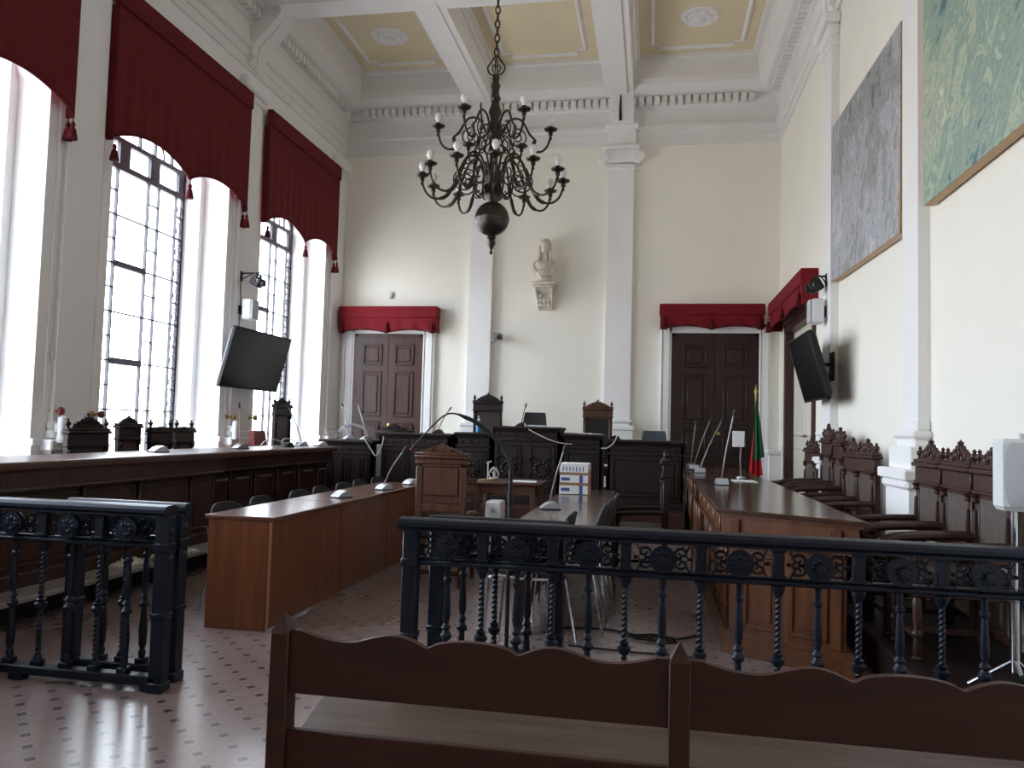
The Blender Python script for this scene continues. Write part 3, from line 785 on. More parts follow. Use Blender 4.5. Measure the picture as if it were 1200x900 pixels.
# ------------------------------------------------------------------ wall electronics
def tv(name_label, X0, X1, y0, y1, z0, z1, s, wallx):
    """screen facing s*x, its top leaning out by X1-X0"""
    c = Vector(((X0+X1)/2, (y0+y1)/2, (z0+z1)/2)); h = math.hypot(X1-X0, z1-z0); ww = y1-y0
    root = thing('television', name_label, 'television', tuple(c))
    tilt = math.atan2(abs(X1-X0), z1-z0)
    rot = Matrix.Translation(c) @ Matrix.Rotation(s*tilt, 4, 'Y')
    def bx(a): m_ = MB(); m_.box(*a, .006); m_.xf(rot); return m_
    D = .028
    obj('screen', bx((s*(.0), -ww/2+.012, -h/2+.02, s*.004+s*D, ww/2-.012, h/2-.012)), 'screen', root, True)
    f = MB()
    for q in ((-ww/2, -h/2, ww/2, -h/2+.022), (-ww/2, h/2-.013, ww/2, h/2), (-ww/2, -h/2, -ww/2+.013, h/2), (ww/2-.013, -h/2, ww/2, h/2)):
        f.box(-s*.01, q[0], q[1], s*(D+.006), q[2], q[3], .003)
    f.xf(rot); obj('bezel', f, 'black', root, True)
    k = MB().box(-s*.05, -ww/2+.03, -h/2+.03, 0, ww/2-.03, h/2-.03, .02).xf(rot)
    obj('back_shell', k, 'tvback' if s > 0 else 'black', root, True)
    br = MB(); e = rot @ Vector((-s*.05, 0, .02))
    br.box(wallx, c.y-.1, c.z-.14, wallx+s*.02, c.y+.1, c.z+.18, .004)
    br.cyl((wallx, c.y, c.z+.05), tuple(e), .022, n=8); br.cyl((wallx, c.y-.07, c.z-.06), tuple(rot @ Vector((-s*.05, -.05, -.1))), .014, n=8); br.cyl((wallx, c.y+.07, c.z-.06), tuple(rot @ Vector((-s*.05, .05, -.1))), .014, n=8)
    obj('wall_bracket', br, 'black', root, True)
tv('flat television tilted on the left window pier', -5.40, -5.20, 9.03, 10.57, 1.785, 2.555, 1, LX+.05)
tv('flat television tilted beside the right side door', 1.80, 1.60, 8.53, 9.76, 1.755, 2.465, -1, RX-.085)
def wall_speaker(label, p, s, wallx):
    root = thing('wall_speaker', label, 'speaker', p, 0)
    x, y, z = p; k = MB()
    sec = lambda d, a, b: [(x+s*d, y-a, z-b), (x+s*d, y+a, z-b), (x+s*d, y+a, z+b), (x+s*d, y-a, z+b)]
    k.box(x-s*.09, y-.10, z-.145, x+s*.05, y+.10, z+.145, .03, 3)
    obj('cabinet', k, 'plaswhite', root, True)
    g = MB(); g.box(x+s*.045, y-.09, z-.135, x+s*.075, y+.09, z+.135, .025, 3); obj('grille', g, 'grille', root, True)
    b = MB().box(wallx, y-.04, z-.06, wallx+s*.015, y+.04, z+.06, .003).tube([(wallx, y, z), (x-s*.09, y, z)], .015, 8); obj('wall_bracket', b, 'black', root, True)
wall_speaker('small white loudspeaker on the left window pier above the television', (-5.47, 9.92, 2.88), 1, LX+.05)
wall_speaker('small white loudspeaker on the right wall above the television', (1.83, 9.52, 2.80), -1, RX-.085)
def spotcam(label, p, s, wallx, name='wall_spotlight', cat='spotlight'):
    x, y, z = p; root = thing(name, label, cat, p)
    b = MB().box(wallx, y-.03, z+.0, wallx+s*.012, y+.03, z+.14, .003).tube([(wallx, y, z+.11), (x+s*.02, y, z+.11)], .012, 8).tube([(x-s*.06, y, z+.11), (wallx, y, z+.02)], .008, 6)
    b.box(x-s*.01, y-.08, z+.085, x+s*.03, y+.08, z+.10, .003).box(x-s*.01, y-.085, z-.02, x+s*.03, y-.075, z+.10, .002).box(x-s*.01, y+.075, z-.02, x+s*.03, y+.085, z+.10, .002)
    obj('bracket_arm', b, 'black', root, True)
    h = MB().box(x-s*.07, y-.07, z-.07, x+s*.08, y+.07, z+.06, .012); h.xf(Matrix.Translation(p) @ Matrix.Rotation(s*.5, 4, 'Y') @ Matrix.Translation(-Vector(p)))
    h.lathe([(.001, 0), (.05, 0), (.052, .05), (.04, .05), (.001, .03)], (x+s*.06, y, z-.03), 14, 'x' if s > 0 else '-x')
    obj('lamp_head', h, 'black', root, True)
    g = MB().box(x+s*.0, y-.072, z-.02, x+s*.04, y-.074, z+.02); obj('maker_plate', g, 'silver', root, True)
spotcam('black spotlight on a bracket on the left window pier', (-5.40, 9.92, 3.28), 1, LX+.05)
spotcam('black spotlight on a bracket on the right wall', (1.83, 9.50, 3.10), -1, RX-.085)
def wall_cam():
    x, y, z = -2.68, BY, 2.92; root = thing('security_camera', 'small silver camera on the back wall beside the left pilaster', 'camera', (x, y, z))
    b = MB().box(x-.16, y, z-.06, x-.06, y-.015, z-.02, .003).tube([(x-.13, y, z-.04), (x-.12, y-.14, z-.05), (x-.04, y-.16, z-.03)], .012, 8); obj('arm', b, 'silver', root, True)
    h = MB().box(x-.08, y-.26, z-.04, x+.08, y-.10, z+.07, .015); obj('housing', h, 'stemgrey', root, True)
    l = MB().lathe([(.001, 0), (.04, 0), (.042, .05), (.03, .05), (.001, .04)], (x+.05, y-.25, z-.01), 14, '-y'); obj('lens', l, 'black', root, True)
wall_cam()
solo('motion_sensor', MB().box(-4.73, BY, 3.64, -4.67, BY-.06, 3.75, .012).box(-4.74, BY, 3.63, -4.70, BY-.03, 3.67, .008), 'silver', 'tiny grey sensor on the wall above the left back door valance', 'sensor', (-4.7, BY, 3.69))
solo('light_switch', MB().box(1.84, BY, 1.62, 1.90, BY-.02, 1.76, .004).box(1.853, BY-.018, 1.65, 1.887, BY-.03, 1.73, .003), 'stemgrey', 'grey double switch on the wall right of the right back door', 'switch', (1.87, BY, 1.69))
solo('blind_cord_handle', MB().box(LX+.02, 6.575, 1.88, LX+.035, 6.60, 1.98, .005).tube([(LX+.027, 6.587, 1.98), (LX+.025, 6.60, 4.3)], .004, 5), 'plaswhite', 'thin white pull cord on the nearest window pier', 'cord', (LX, 6.58, 1.9))
solo('cable_trunking', MB().box(LX, 13.06, 1.15, LX+.012, 13.075, 3.3, .002).box(LX, 13.04, 1.72, LX+.03, 13.095, 1.8, .004), 'wcord', 'pale cable strip on the pier beside the left back door', 'cable', (LX, 13.07, 1.2))
solo('speaker_cable', MB().tube([(LX+.055, 9.9, 3.3), (LX+.057, 9.93, 3.0), (LX+.057, 9.9, 2.5)], .006, 5), 'cord', 'black cable running down the left window pier', 'cable', (LX, 9.9, 2.5))
for y, zz, lab in ((6.64, 1.40, 'red knob tieback on the near edge of the nearest window pier'), (7.2, 1.38, 'red knob tieback on the far edge of the nearest window pier'), (9.80, 1.40, 'brass knob tieback left of the second window pier'), (10.38, 1.40, 'brass knob tieback at the far edge of the second window pier')):
    root = thing('curtain_tieback', lab, 'tieback', (LX, y, zz), 0, 'curtain tieback knobs on the window piers')
    obj('stem', MB().lathe([(.001, 0), (.035, 0), (.03, .015), (.012, .02), (.012, .09), (.001, .09)], (LX+.0, y, zz), 12, 'x'), 'brass', root, True)
    obj('knob', MB().lathe([(.001, .08), (.03, .085), (.042, .105), (.036, .125), (.02, .135), (.001, .137)], (LX+.0, y, zz), 14, 'x'), 'knobred' if y < 8 else 'brass', root, True)
for y, lab in ((6.62, 'short white tube standing in for sunlit pilaster base under the red knob of the nearest window pier'), (9.78, 'short white tube standing in for sunlit pilaster base under the brass knob of the second pier')):
    solo('sunlit_base_tube', MB().lathe([(.001, 1.10), (.05, 1.10), (.05, 1.14), (.042, 1.15), (.042, 1.34), (.001, 1.36)], (LX+.15, y, 0), 14).box(LX+.08, y-.02, 1.2, LX+.14, y+.02, 1.28), 'plaswhite', lab, 'tube', (LX+.15, y, 1.13))  # white tube added in place of a sunlit piece of pilaster base

# ------------------------------------------------------------------ iron balustrades across the room
def baluster_plain(x, y):
    m = MB()
    m.box(x-.026, y-.026, .075, x+.026, y+.026, .105, .004)
    m.lathe([(.001, .10), (.016, .105), (.02, .13), (.012, .15), (.019, .17), (.022, .25), (.013, .36), (.026, .372), (.028, .385), (.02, .395), (.014, .41), (.024, .42), (.012, .44), (.019, .47), (.017, .54), (.011, .62), (.02, .63), (.02, .642), (.011, .652), (.014, .70), (.001, .702)], (x, y, 0), 12)
    return m
def baluster_twist(x, y):
    m = MB()
    m.box(x-.026, y-.026, .075, x+.026, y+.026, .105, .004)
    def seg(z0, z1, r):
        rings = []; n = 72
        for i in range(n+1):
            z = z0+(z1-z0)*i/n; a = i/n*(z1-z0)/.024*PI
            rings.append([(x+r*(1+.25*math.cos(2*q))*math.cos(q+a), y+r*(1+.25*math.cos(2*q))*math.sin(q+a), z) for q in [2*PI*k/10 for k in range(10)]])
        m.loft(rings)
    seg(.125, .36, .0125); seg(.415, .665, .0125)
    m.lathe([(.001, .10), (.024, .105), (.02, .125), (.001, .13)], (x, y, 0), 12)
    m.lathe([(.001, .355), (.018, .358), (.03, .375), (.032, .39), (.018, .40), (.024, .412), (.001, .42)], (x, y, 0), 12)
    m.lathe([(.001, .66), (.018, .662), (.024, .675), (.03, .69), (.03, .702), (.001, .702)], (x, y, 0), 12)
    return m
def roundel(x, y, zc=.795, r=.056):
    m = MB()
    m.lathe([(.001, .012), (r-.018, .012), (r-.014, .0), (r, -.004), (r+.004, .012), (r+.004, .03), (.001, .03)], (x, y-.012, zc), 26, '-y')
    m.ring((x, y-.022, zc), r-.003, .0065, 'y', 26, 6).ring((x, y-.028, zc), r-.021, .0045, 'y', 24, 6)
    m.lathe([(.001, .0), (.008, .004), (.014, .014), (.02, .02), (.001, .022)], (x, y-.05, zc), 12, '-y')
    for k in range(8):
        a = 2*PI*k/8; m.sph((x+.028*math.cos(a), y-.04, zc+.028*math.sin(a)), .013, (1, .6, 1), 8)
    return m
def frieze_scroll(x, y, s, zc=.795):
    """pair of C scrolls beside a roundel, opening towards side s"""
    m = MB()
    for v in (-1, 1):
        pts = []
        for i in range(22):
            a = -PI/2+i/21*2.6*PI; r = .038*(1-.78*i/21)
            pts.append((x+s*(.016-r*math.cos(a)*.9), y, zc+v*(.028+r*math.sin(a)*.75-.004)))
        m.tube(pts, [.0065]*16+[.006, .0055, .005, .006, .008, .010], 6)
    m.tube([(x+s*.05, y, zc-.058), (x+s*.03, y, zc-.02), (x+s*.045, y, zc), (x+s*.03, y, zc+.02), (x+s*.05, y, zc+.058)], .005, 5)
    m.sph((x+s*.055, y, zc), .01, (1, 1, 1), 8)
    return m
def newel(x, y, h=.035):
    m = MB()
    m.box(x-h-.008, y-h-.008, 0, x+h+.008, y+h+.008, .05, .006).box(x-h, y-h, .05, x+h, y+h, .865, .004)
    m.box(x-h-.006, y-h-.006, .69, x+h+.006, y+h+.006, .735, .005).box(x-h-.006, y-h-.006, .36, x+h+.006, y+h+.006, .39, .006)
    for z in (.795, .655):
        m.lathe([(.001, 0), (.012, .003), (.02, .012), (.001, .014)], (x, y-h-.012, z), 12, '-y')
        m.lathe([(.001, 0), (.012, .003), (.02, .012), (.001, .014)], (x-h-.012, y, z), 12, 'x'); m.lathe([(.001, 0), (.012, .003), (.02, .012), (.001, .014)], (x+h+.012, y, z), 12, '-x')
    return m
def balustrade(label, x0, x1, y, newels, plain, twist, group, name='balustrade', cat='railing', pad=.05):
    root = thing(name, label, cat, ((x0+x1)/2, y, 0), 0, group)
    h = MB()
    prof = [(-.042, .862), (-.042, .872), (-.058, .886), (-.058, .903), (-.046, .917), (-.02, .922), (.02, .922), (.046, .917), (.058, .903), (.058, .886), (.042, .872), (.042, .862)]
    if name == 'gate': prof = [(u*.6, v-.004) for u, v in prof]
    h.loft([[(x, y+u, z) for u, z in prof] for x in (x0-pad, x1+pad)])
    obj('handrail', h, 'rail', root, True, smooth=False)
    obj('frieze_rail', MB().box(x0, y-.024, .705, x1, y+.024, .728, .006).box(x0, y-.014, .728, x1, y+.014, .74, .004), 'rail', root, True)
    obj('bottom_rail', MB().box(x0, y-.035, .03, x1, y+.035, .078, .008), 'rail', root, True)
    for x in newels: obj('newel_post', newel(x, y), 'rail', root, True)
    for x in plain:
        b = obj('baluster', baluster_plain(x, y), 'rail', root, True)
        rd = obj('roundel', roundel(x, y), 'rail', root, True)
        for s in (-1, 1): obj('scroll', frieze_scroll(x+s*.066, y, s), 'rail', rd, True)
    for x in twist:
        obj('twisted_baluster', baluster_twist(x, y), 'rail', root, True)
        obj('frieze_block', MB().box(x-.024, y-.026, .736, x+.024, y+.02, .864, .004).box(x-.03, y-.03, .736, x+.03, y+.024, .752, .003).box(x-.03, y-.03, .85, x+.03, y+.024, .864, .003), 'rail', root, True)
    # stand on small feet
    obj('foot', MB().box(x0+.02, y-.03, 0, x0+.09, y+.03, .034, .005).box((x0+x1)/2-.04, y-.03, 0, (x0+x1)/2+.04, y+.03, .034, .005).box(x1-.09, y-.03, 0, x1-.02, y+.03, .034, .005), 'rail', root, True)
RY = 3.62
pl = [-.935+.33*i for i in range(9)]; twi = [-.77+.33*i for i in range(9)]
balustrade('long blue-black iron railing on the right behind the pew', -1.12, 1.9, RY, [-1.115, 1.9], pl, twi, 'iron railings across the room')
pl = [-2.60-.33*i for i in range(5)]; twi = [-2.765-.33*i for i in range(5)]
balustrade('blue-black iron railing on the left, beside the open gap', -4.0, -2.40, RY, [-2.405], [x for x in pl if x > -3.98], [x for x in twi if x > -3.98], 'iron railings across the room', pad=.02)
balustrade('iron gate leaf folded back against the right railing', -1.04, -.42, RY+.17, [-1.03, -.44], [-.90, -.58], [-.74], 'open gate leaves', 'gate', 'gate', .03)
balustrade('iron gate leaf folded back against the left railing', -3.06, -2.42, RY+.17, [-3.04, -2.44], [-2.62, -2.86], [-2.74], 'open gate leaves', 'gate', 'gate', .03)

# ------------------------------------------------------------------ pew in the foreground
def pew():
    root = thing('pew', 'long dark wooden pew with a wavy back in the foreground', 'pew', (.5, 2.0, 0))
    Y = 2.0
    posts = [-.965, .075, 1.115]
    for i, x in enumerate(posts):
        m = MB(); h = .026
        m.box(x-h, Y-h, 0, x+h, Y+h+.01, .80, .003)
        m.loft([[(x-h, Y-h, .80), (x+h, Y-h, .80), (x+h, Y+h+.01, .80), (x-h, Y+h+.01, .80)], [(x-.001, Y, .846), (x+.001, Y, .846), (x+.001, Y+.01, .846), (x-.001, Y+.01, .846)]])
        obj('post', m, 'pew', root, True)
        f = MB().box(x-.024, 2.44, 0, x+.024, 2.49, .44, .004); obj('leg', f, 'pew', root, True)
        e = MB().box(x-.02, Y+.03, .36, x+.02, 2.45, .42, .004); obj('side_rail', e, 'pew', root, True)
    for a, b in zip(posts, posts[1:]):
        m = MB(); x0, x1 = a+.024, b-.024; L = x1-x0
        top = []
        N = 96
        for i in range(N+1):
            u = i/N
            s = min(u, 1-u)*2          # symmetric crest with three lobes
            def lobe(t): return math.sqrt(max(0, 1-t*t))
            c = abs(u-.5)
            if c < .115: z = .778+.030*lobe(c/.119)
            elif c < .345:
                t = (c-.115)/.23
                z = .780+.030*math.sin(min(1, t/.42)*PI/2) if t < .42 else .797+.013*math.cos((t-.42)/.58*PI)
            else:
                t = (c-.345)/.155
                z = .784+.022*(t/.8)**2 if t < .8 else .806
            top.append((x0+L*u, z))
        poly = [(x0, .642)]+top+[(x1, .642)]
        A = [m.bm.verts.new((px, Y-.011, pz)) for px, pz in poly]; B = [m.bm.verts.new((px, Y+.011, pz)) for px, pz in poly]
        # strips between the bottom edge and the wavy top
        nb = len(top)
        bA = [m.bm.verts.new((px, Y-.011, .642)) for px, pz in top[1:-1]]; bB = [m.bm.verts.new((px, Y+.011, .642)) for px, pz in top[1:-1]]
        bA = [A[0]]+bA+[A[-1]]; bB = [B[0]]+bB+[B[-1]]; tA = A[1:-1]; tB = B[1:-1]
        for i in range(nb-1):
            m.bm.faces.new((bA[i], bA[i+1], tA[i+1], tA[i])); m.bm.faces.new((bB[i+1], bB[i], tB[i], tB[i+1]))
            m.bm.faces.new((tA[i], tA[i+1], tB[i+1], tB[i])); m.bm.faces.new((bA[i+1], bA[i], bB[i], bB[i+1]))
        m.bm.faces.new((bA[0], tA[0], tB[0], bB[0])); m.bm.faces.new((bA[-1], bB[-1], tB[-1], tA[-1]))
        obj('back_board', m, 'pew', root, True)
        obj('back_rail', MB().box(x0, Y-.012, .40, x1, Y+.012, .548, .003), 'pew', root, True)
    s = MB()
    s.prism([(-.975, 2.02), (1.13, 2.02), (1.13, 2.52), (-1.06, 2.52)], 'xy', .425, .455)
    obj('seat', s, 'pewseat', root, True)
    obj('apron', MB().box(-.98, 2.46, .36, 1.10, 2.485, .425, .003), 'pew', root, True)
pew()

# ------------------------------------------------------------------ desks and counters
def panel_face(m, axis, base, s, u0, u1, z0, z1, d=.012, e=.05):
    """moulded frame and raised field on a vertical face; axis 'x' = face at x=base looking s"""
    def bx(a, b, c, dd, t):
        if axis == 'x': m.box(base, a, c, base+s*t, b, dd, .005)
        else: m.box(a, base, c, b, base+s*t, dd, .005)
    bx(u0, u1, z0, z0+e*.5, d); bx(u0, u1, z1-e*.5, z1, d); bx(u0, u0+e*.5, z0, z1, d); bx(u1-e*.5, u1, z0, z1, d)
    bx(u0+e, u1-e, z0+e, z1-e, d*.7)
def counter(label, y0, y1, xf, xt, m, tops, joints, slit=False, group=None):
    root = thing('council_bench', label, 'bench counter', ((xf-.3), (y0+y1)/2, .2), 0, group)
    b = MB().box(xf-.04, y0, .2, xf-.09, y1, .86).box(xf-.55, y0, .2, xf-.04, y0+.03, .98).box(xf-.55, y1-.03, .2, xf-.04, y1, .98)
    b.box(xf, y0, .2, xf-.06, y1, .30, .006)
    obj('body', b, m, root, True)
    obj('fascia', MB().box(xf+.03, y0, .87, xf-.04, y1, .99, .004).box(xf+.05, y0-.005, .845, xf-.04, y1+.005, .872, .01), m, root, True)
    obj('worktop', MB().box(xt, y0-.01, .985, xf-.6, y1+.01, 1.05, .018, 3), tops, root, True)
    for a, c in zip(joints, joints[1:]):
        p = MB(); panel_face(p, 'x', xf-.04, 1, a+.03, c-.03, .33, .82)
        p.box(xf-.04, a-.02, .3, xf-.005, a+.02, .845, .006)
        po = obj('panel', p, m, root, True)
        if slit: obj('panel_strip', MB().box(xf-.03, (a+c)/2-.13, .745, xf-.012, (a+c)/2+.13, .77, .004), 'stemgrey', po, True)  # thin grey strip across the upper part of each panel
counter('brown council bench along the windows, nearer half', -1.2, 7.03, -4.12, -4.04, 'counter', 'ctop', [-1.2, -.4, .4, 1.2, 2.0, 2.8, 3.6, 4.4, 5.2, 5.85, 6.58, 7.03])
counter('dark red council bench along the windows, farther half', 7.06, 9.85, -4.20, -4.10, 'counter2', 'ctop', [7.06, 7.39, 7.9, 8.4, 8.95, 9.5, 9.85], True)
# three joined conference tables on the left
def conf_table(label, y0, y1, end):
    root = thing('conference_table', label, 'table', (-2.63, (y0+y1)/2, 0), 0, 'red brown conference tables on the left')
    obj('tabletop', MB().box(-2.90, y0, .705, -2.405, y1, .735, .008, 3), 'tabletop', root, True)
    b = MB().box(-2.445, y0+.006, .02, -2.42, y1-.006, .705, .002)
    obj('front_panel', b, 'table', root, True)
    if end: obj('edge_strip', MB().box(-2.436, y0+.0, .02, -2.417, y0+.006, .705), 'edge', root, True)
    for y in (y0+.006, y1-.031): obj('side_panel', MB().box(-2.87 if y == y0+.006 and end else -2.62, y, .0, -2.446, y+.025, .705, .002), 'table', root, True)
conf_table('nearest red brown conference table, its end panel facing the camera', 4.78, 5.95, True)
conf_table('middle red brown conference table of the left row', 5.955, 7.04, False)
conf_table('farthest red brown conference table of the left row, behind the wooden chair', 7.045, 8.2, False)
# middle table
def mid_table(label, y0, y1):
    root = thing('low_table', label, 'table', (-.64, (y0+y1)/2, 0), 0, 'tables in the middle of the room')
    obj('tabletop', MB().box(-.90, y0, .705, -.36, y1, .735, .008, 3), 'desktop', root, True)
    obj('front_panel', MB().box(-.88, y0+.03, .08, -.86, y1-.03, .705), 'dark2', root, True)
    for y in (y0+.02, y1-.045): obj('side_panel', MB().box(-.87, y, 0, -.82, y+.025, .705, .002), 'dark2', root, True)
mid_table('polished table in the middle, nearest the railing, with a microphone', 5.16, 6.72)
mid_table('polished table in the middle carrying the taped box', 6.725, 8.3)
# long desk on the right
def right_desk(label, y0, y1, near):
    root = thing('long_desk', label, 'desk', (.80, (y0+y1)/2, 0), 0, 'long walnut desks on the right')
    A0, A1 = .44, 1.15                                      # faces of the body; the near end is cut obliquely
    yl, yr = (y0, y0-.44) if near else (y0, y0)
    sl = (yr-yl)/(A1-A0); ye = lambda x, o=0: yl+(x-A0)*sl+o
    top = MB()
    for z0_, z1_, e in ((.86, .875, .03), (.875, .885, .04), (.885, .89, .03)):
        top.prism([(A0-e, ye(A0-e, -e if near else 0)), (A1+e, ye(A1+e, -e if near else 0)), (A1+e, y1), (A0-e, y1)], 'xy', z0_, z1_)
    obj('desk_top', top, 'desktop', root, True, smooth=False)
    b = MB()
    def ringbox(e, z0_, z1_): b.prism([(A0-e, ye(A0-e, -e if near else 0)), (A1+e, ye(A1+e, -e if near else 0)), (A1+e, y1), (A0-e, y1)], 'xy', z0_, z1_)
    ringbox(-.05, .1, .70); ringbox(.0, 0, .11); ringbox(-.02, .11, .14); ringbox(.0, .71, .845); ringbox(.02, .69, .715); ringbox(.015, .845, .862)
    obj('body', b, 'desk', root, True, smooth=False)
    if near:
        wd = math.hypot(A1-A0, yr-yl)*(A1-A0-.1)/(A1-A0); T = Matrix.Translation((A0+.05, yl+.05*sl+.05, 0)) @ Matrix.Rotation(math.atan2(yr-yl, A1-A0), 4, 'Z')
        p = MB(); panel_face(p, 'y', 0, -1, .10, wd/2-.03, .17, .63, .014); panel_face(p, 'y', 0, -1, wd/2+.03, wd-.10, .17, .63, .014); p.xf(T)
        obj('end_panel', p, 'desk', root, True)
        for u in (.02, wd-.08):
            fl = MB(); fl.box(u, -.018, .14, u+.06, .01, .69, .004)
            fl.box(u+.0, -.062, .735, u+.07, -.04, .83, .003)
            for k in range(4): fl.tube([(u+.014+.014*k, -.063, .745), (u+.014+.014*k, -.063, .82)], .003, 5)
            fl.xf(T); obj('pilaster_strip', fl, 'desk', root, True)
    n = max(1, round((y1-y0)/.56)); d = (y1-y0)/n
    for i in range(n):
        p = MB(); panel_face(p, 'x', A0+.05, -1, y0+d*i+.06, y0+d*(i+1)-.03, .17, .66, .014)
        p.box(A0+.052, y0+d*i+.06*(i == 0), .14, A0+.03, y0+d*i+.045+.06*(i == 0), .69, .004)
        q = obj('panel', p, 'desk', root, True)
        dr = MB().box(A0+.002, y0+d*i+.06, .725, A0-.012, y0+d*(i+1)-.02, .835, .006); obj('drawer', dr, 'desk', q, True)
right_desk('long walnut desk on the right, its nearest section', 5.15, 7.20, True)
right_desk('walnut desk on the right, second section', 7.205, 9.3, False)
right_desk('walnut desk on the right, farthest section by the back door', 9.305, 11.5, False)
# dais desks
def dais_desk(label, x0, x1, yf, zt, n, carved=False, dep=.6, thick=.04, wd='dark'):
    root = thing('dais_desk', label, 'desk', ((x0+x1)/2, yf+.3, .35), 0, 'dark carved desks on the dais')
    obj('desk_top', MB().box(x0-.02, yf-.05, zt-thick, x1+.02, yf+dep, zt, .014, 3).box(x0, yf-.03, zt-thick-.03, x1, yf+.05, zt-thick, .012), wd, root, True)
    b = MB().box(x0, yf, .35, x1, yf+.04, zt-thick).box(x0, yf, .35, x0+.03, yf+dep-.02, zt-thick).box(x1-.03, yf, .35, x1, yf+dep-.02, zt-thick).box(x0-.01, yf-.03, .35, x1+.01, yf+.03, .45, .01)
    b.box(x0, yf-.02, zt-.20, x1, yf+.02, zt-.17, .008)
    obj('body', b, wd, root, True)
    d = (x1-x0)/n
    for i in range(n):
        p = MB(); a, c = x0+d*i+.06, x0+d*(i+1)-.06; panel_face(p, 'y', yf, -1, a, c, .50, zt-.24, .016)
        po = obj('panel', p, wd, root, True)
        if carved:
            k = MB(); cx, cz = (a+c)/2, (.50+zt-.24)/2
            k.lathe([(.001, .0), (.03, .004), (.05, .02), (.001, .022)], (cx, yf-.035, cz), 14, '-y')
            for q in range(10):
                an = 2*PI*q/10; k.sph((cx+.085*math.cos(an), yf-.018, cz+.085*math.sin(an)), .032, (1, .5, 1), 8)
            for s in (-1, 1):
                for v in (-1, 1):
                    k.tube(crm([(cx+s*.03, yf-.016, cz+v*.1), (cx+s*.11, yf-.02, cz+v*.16), (cx+s*.17, yf-.02, cz+v*.12), (cx+s*.15, yf-.02, cz+v*.06), (cx+s*.11, yf-.02, cz+v*.09)]), .012, 6)
            obj('carving', k, wd, po, True)
    f = MB().box(x0+.03, yf-.008, zt-.145, x1-.03, yf+.002, zt-.085, .003); q = x0+.08
    while q < x1-.06:
        f.lathe([(.001, 0), (.018, .003), (.026, .014), (.001, .016)], (q, yf-.012, zt-.115), 8, '-y'); q += .11
    obj('frieze_ornament', f, wd, root, True)
DYF = 10.5
dais_desk('left dais desk in front of the left back door', -3.76, -2.74, DYF, 1.25, 2)
dais_desk('left wing of the president desk, with the blue bottle', -2.66, -2.16, DYF, 1.28, 1, True)
dais_desk('tallest middle desk of the dais, with carved front', -2.13, -1.22, DYF-.06, 1.38, 2, True)
dais_desk('right wing of the president desk, with white papers', -1.19, -.66, DYF, 1.30, 1, True)
dais_desk('right dais desk in front of the grey chair', -.58, .40, DYF, 1.24, 1)
dais_desk('low dark counter linking the window bench to the dais', -4.56, -3.80, 10.35, 1.13, 3)
solo('metal_panel', MB().box(-3.72, 10.28, .35, -3.65, 10.34, 1.08, .01), 'stemgrey', 'narrow grey blue metal post standing by the left dais desk', 'post', (-3.69, 10.31, .35))
# clerk table
def clerk_table():
    root = thing('clerk_table', 'small brown wooden table in front of the dais', 'table', (-1.6, 8.85, 0))
    obj('tabletop', MB().box(-1.98, 8.55, .725, -1.2, 9.2, .755, .008), 'chairw', root, True)
    obj('apron', MB().box(-1.93, 8.6, .62, -1.25, 8.62, .725).box(-1.93, 9.13, .62, -1.25, 9.15, .725).box(-1.93, 8.6, .62, -1.91, 9.15, .725).box(-1.27, 8.6, .62, -1.25, 9.15, .725), 'chairw', root, True)
    for x in (-1.92, -1.29):
        for y in (8.61, 9.1): obj('leg', MB().box(x-.025, y-.02, 0, x+.03, y+.03, .72, .006), 'chairw', root, True)
clerk_table()

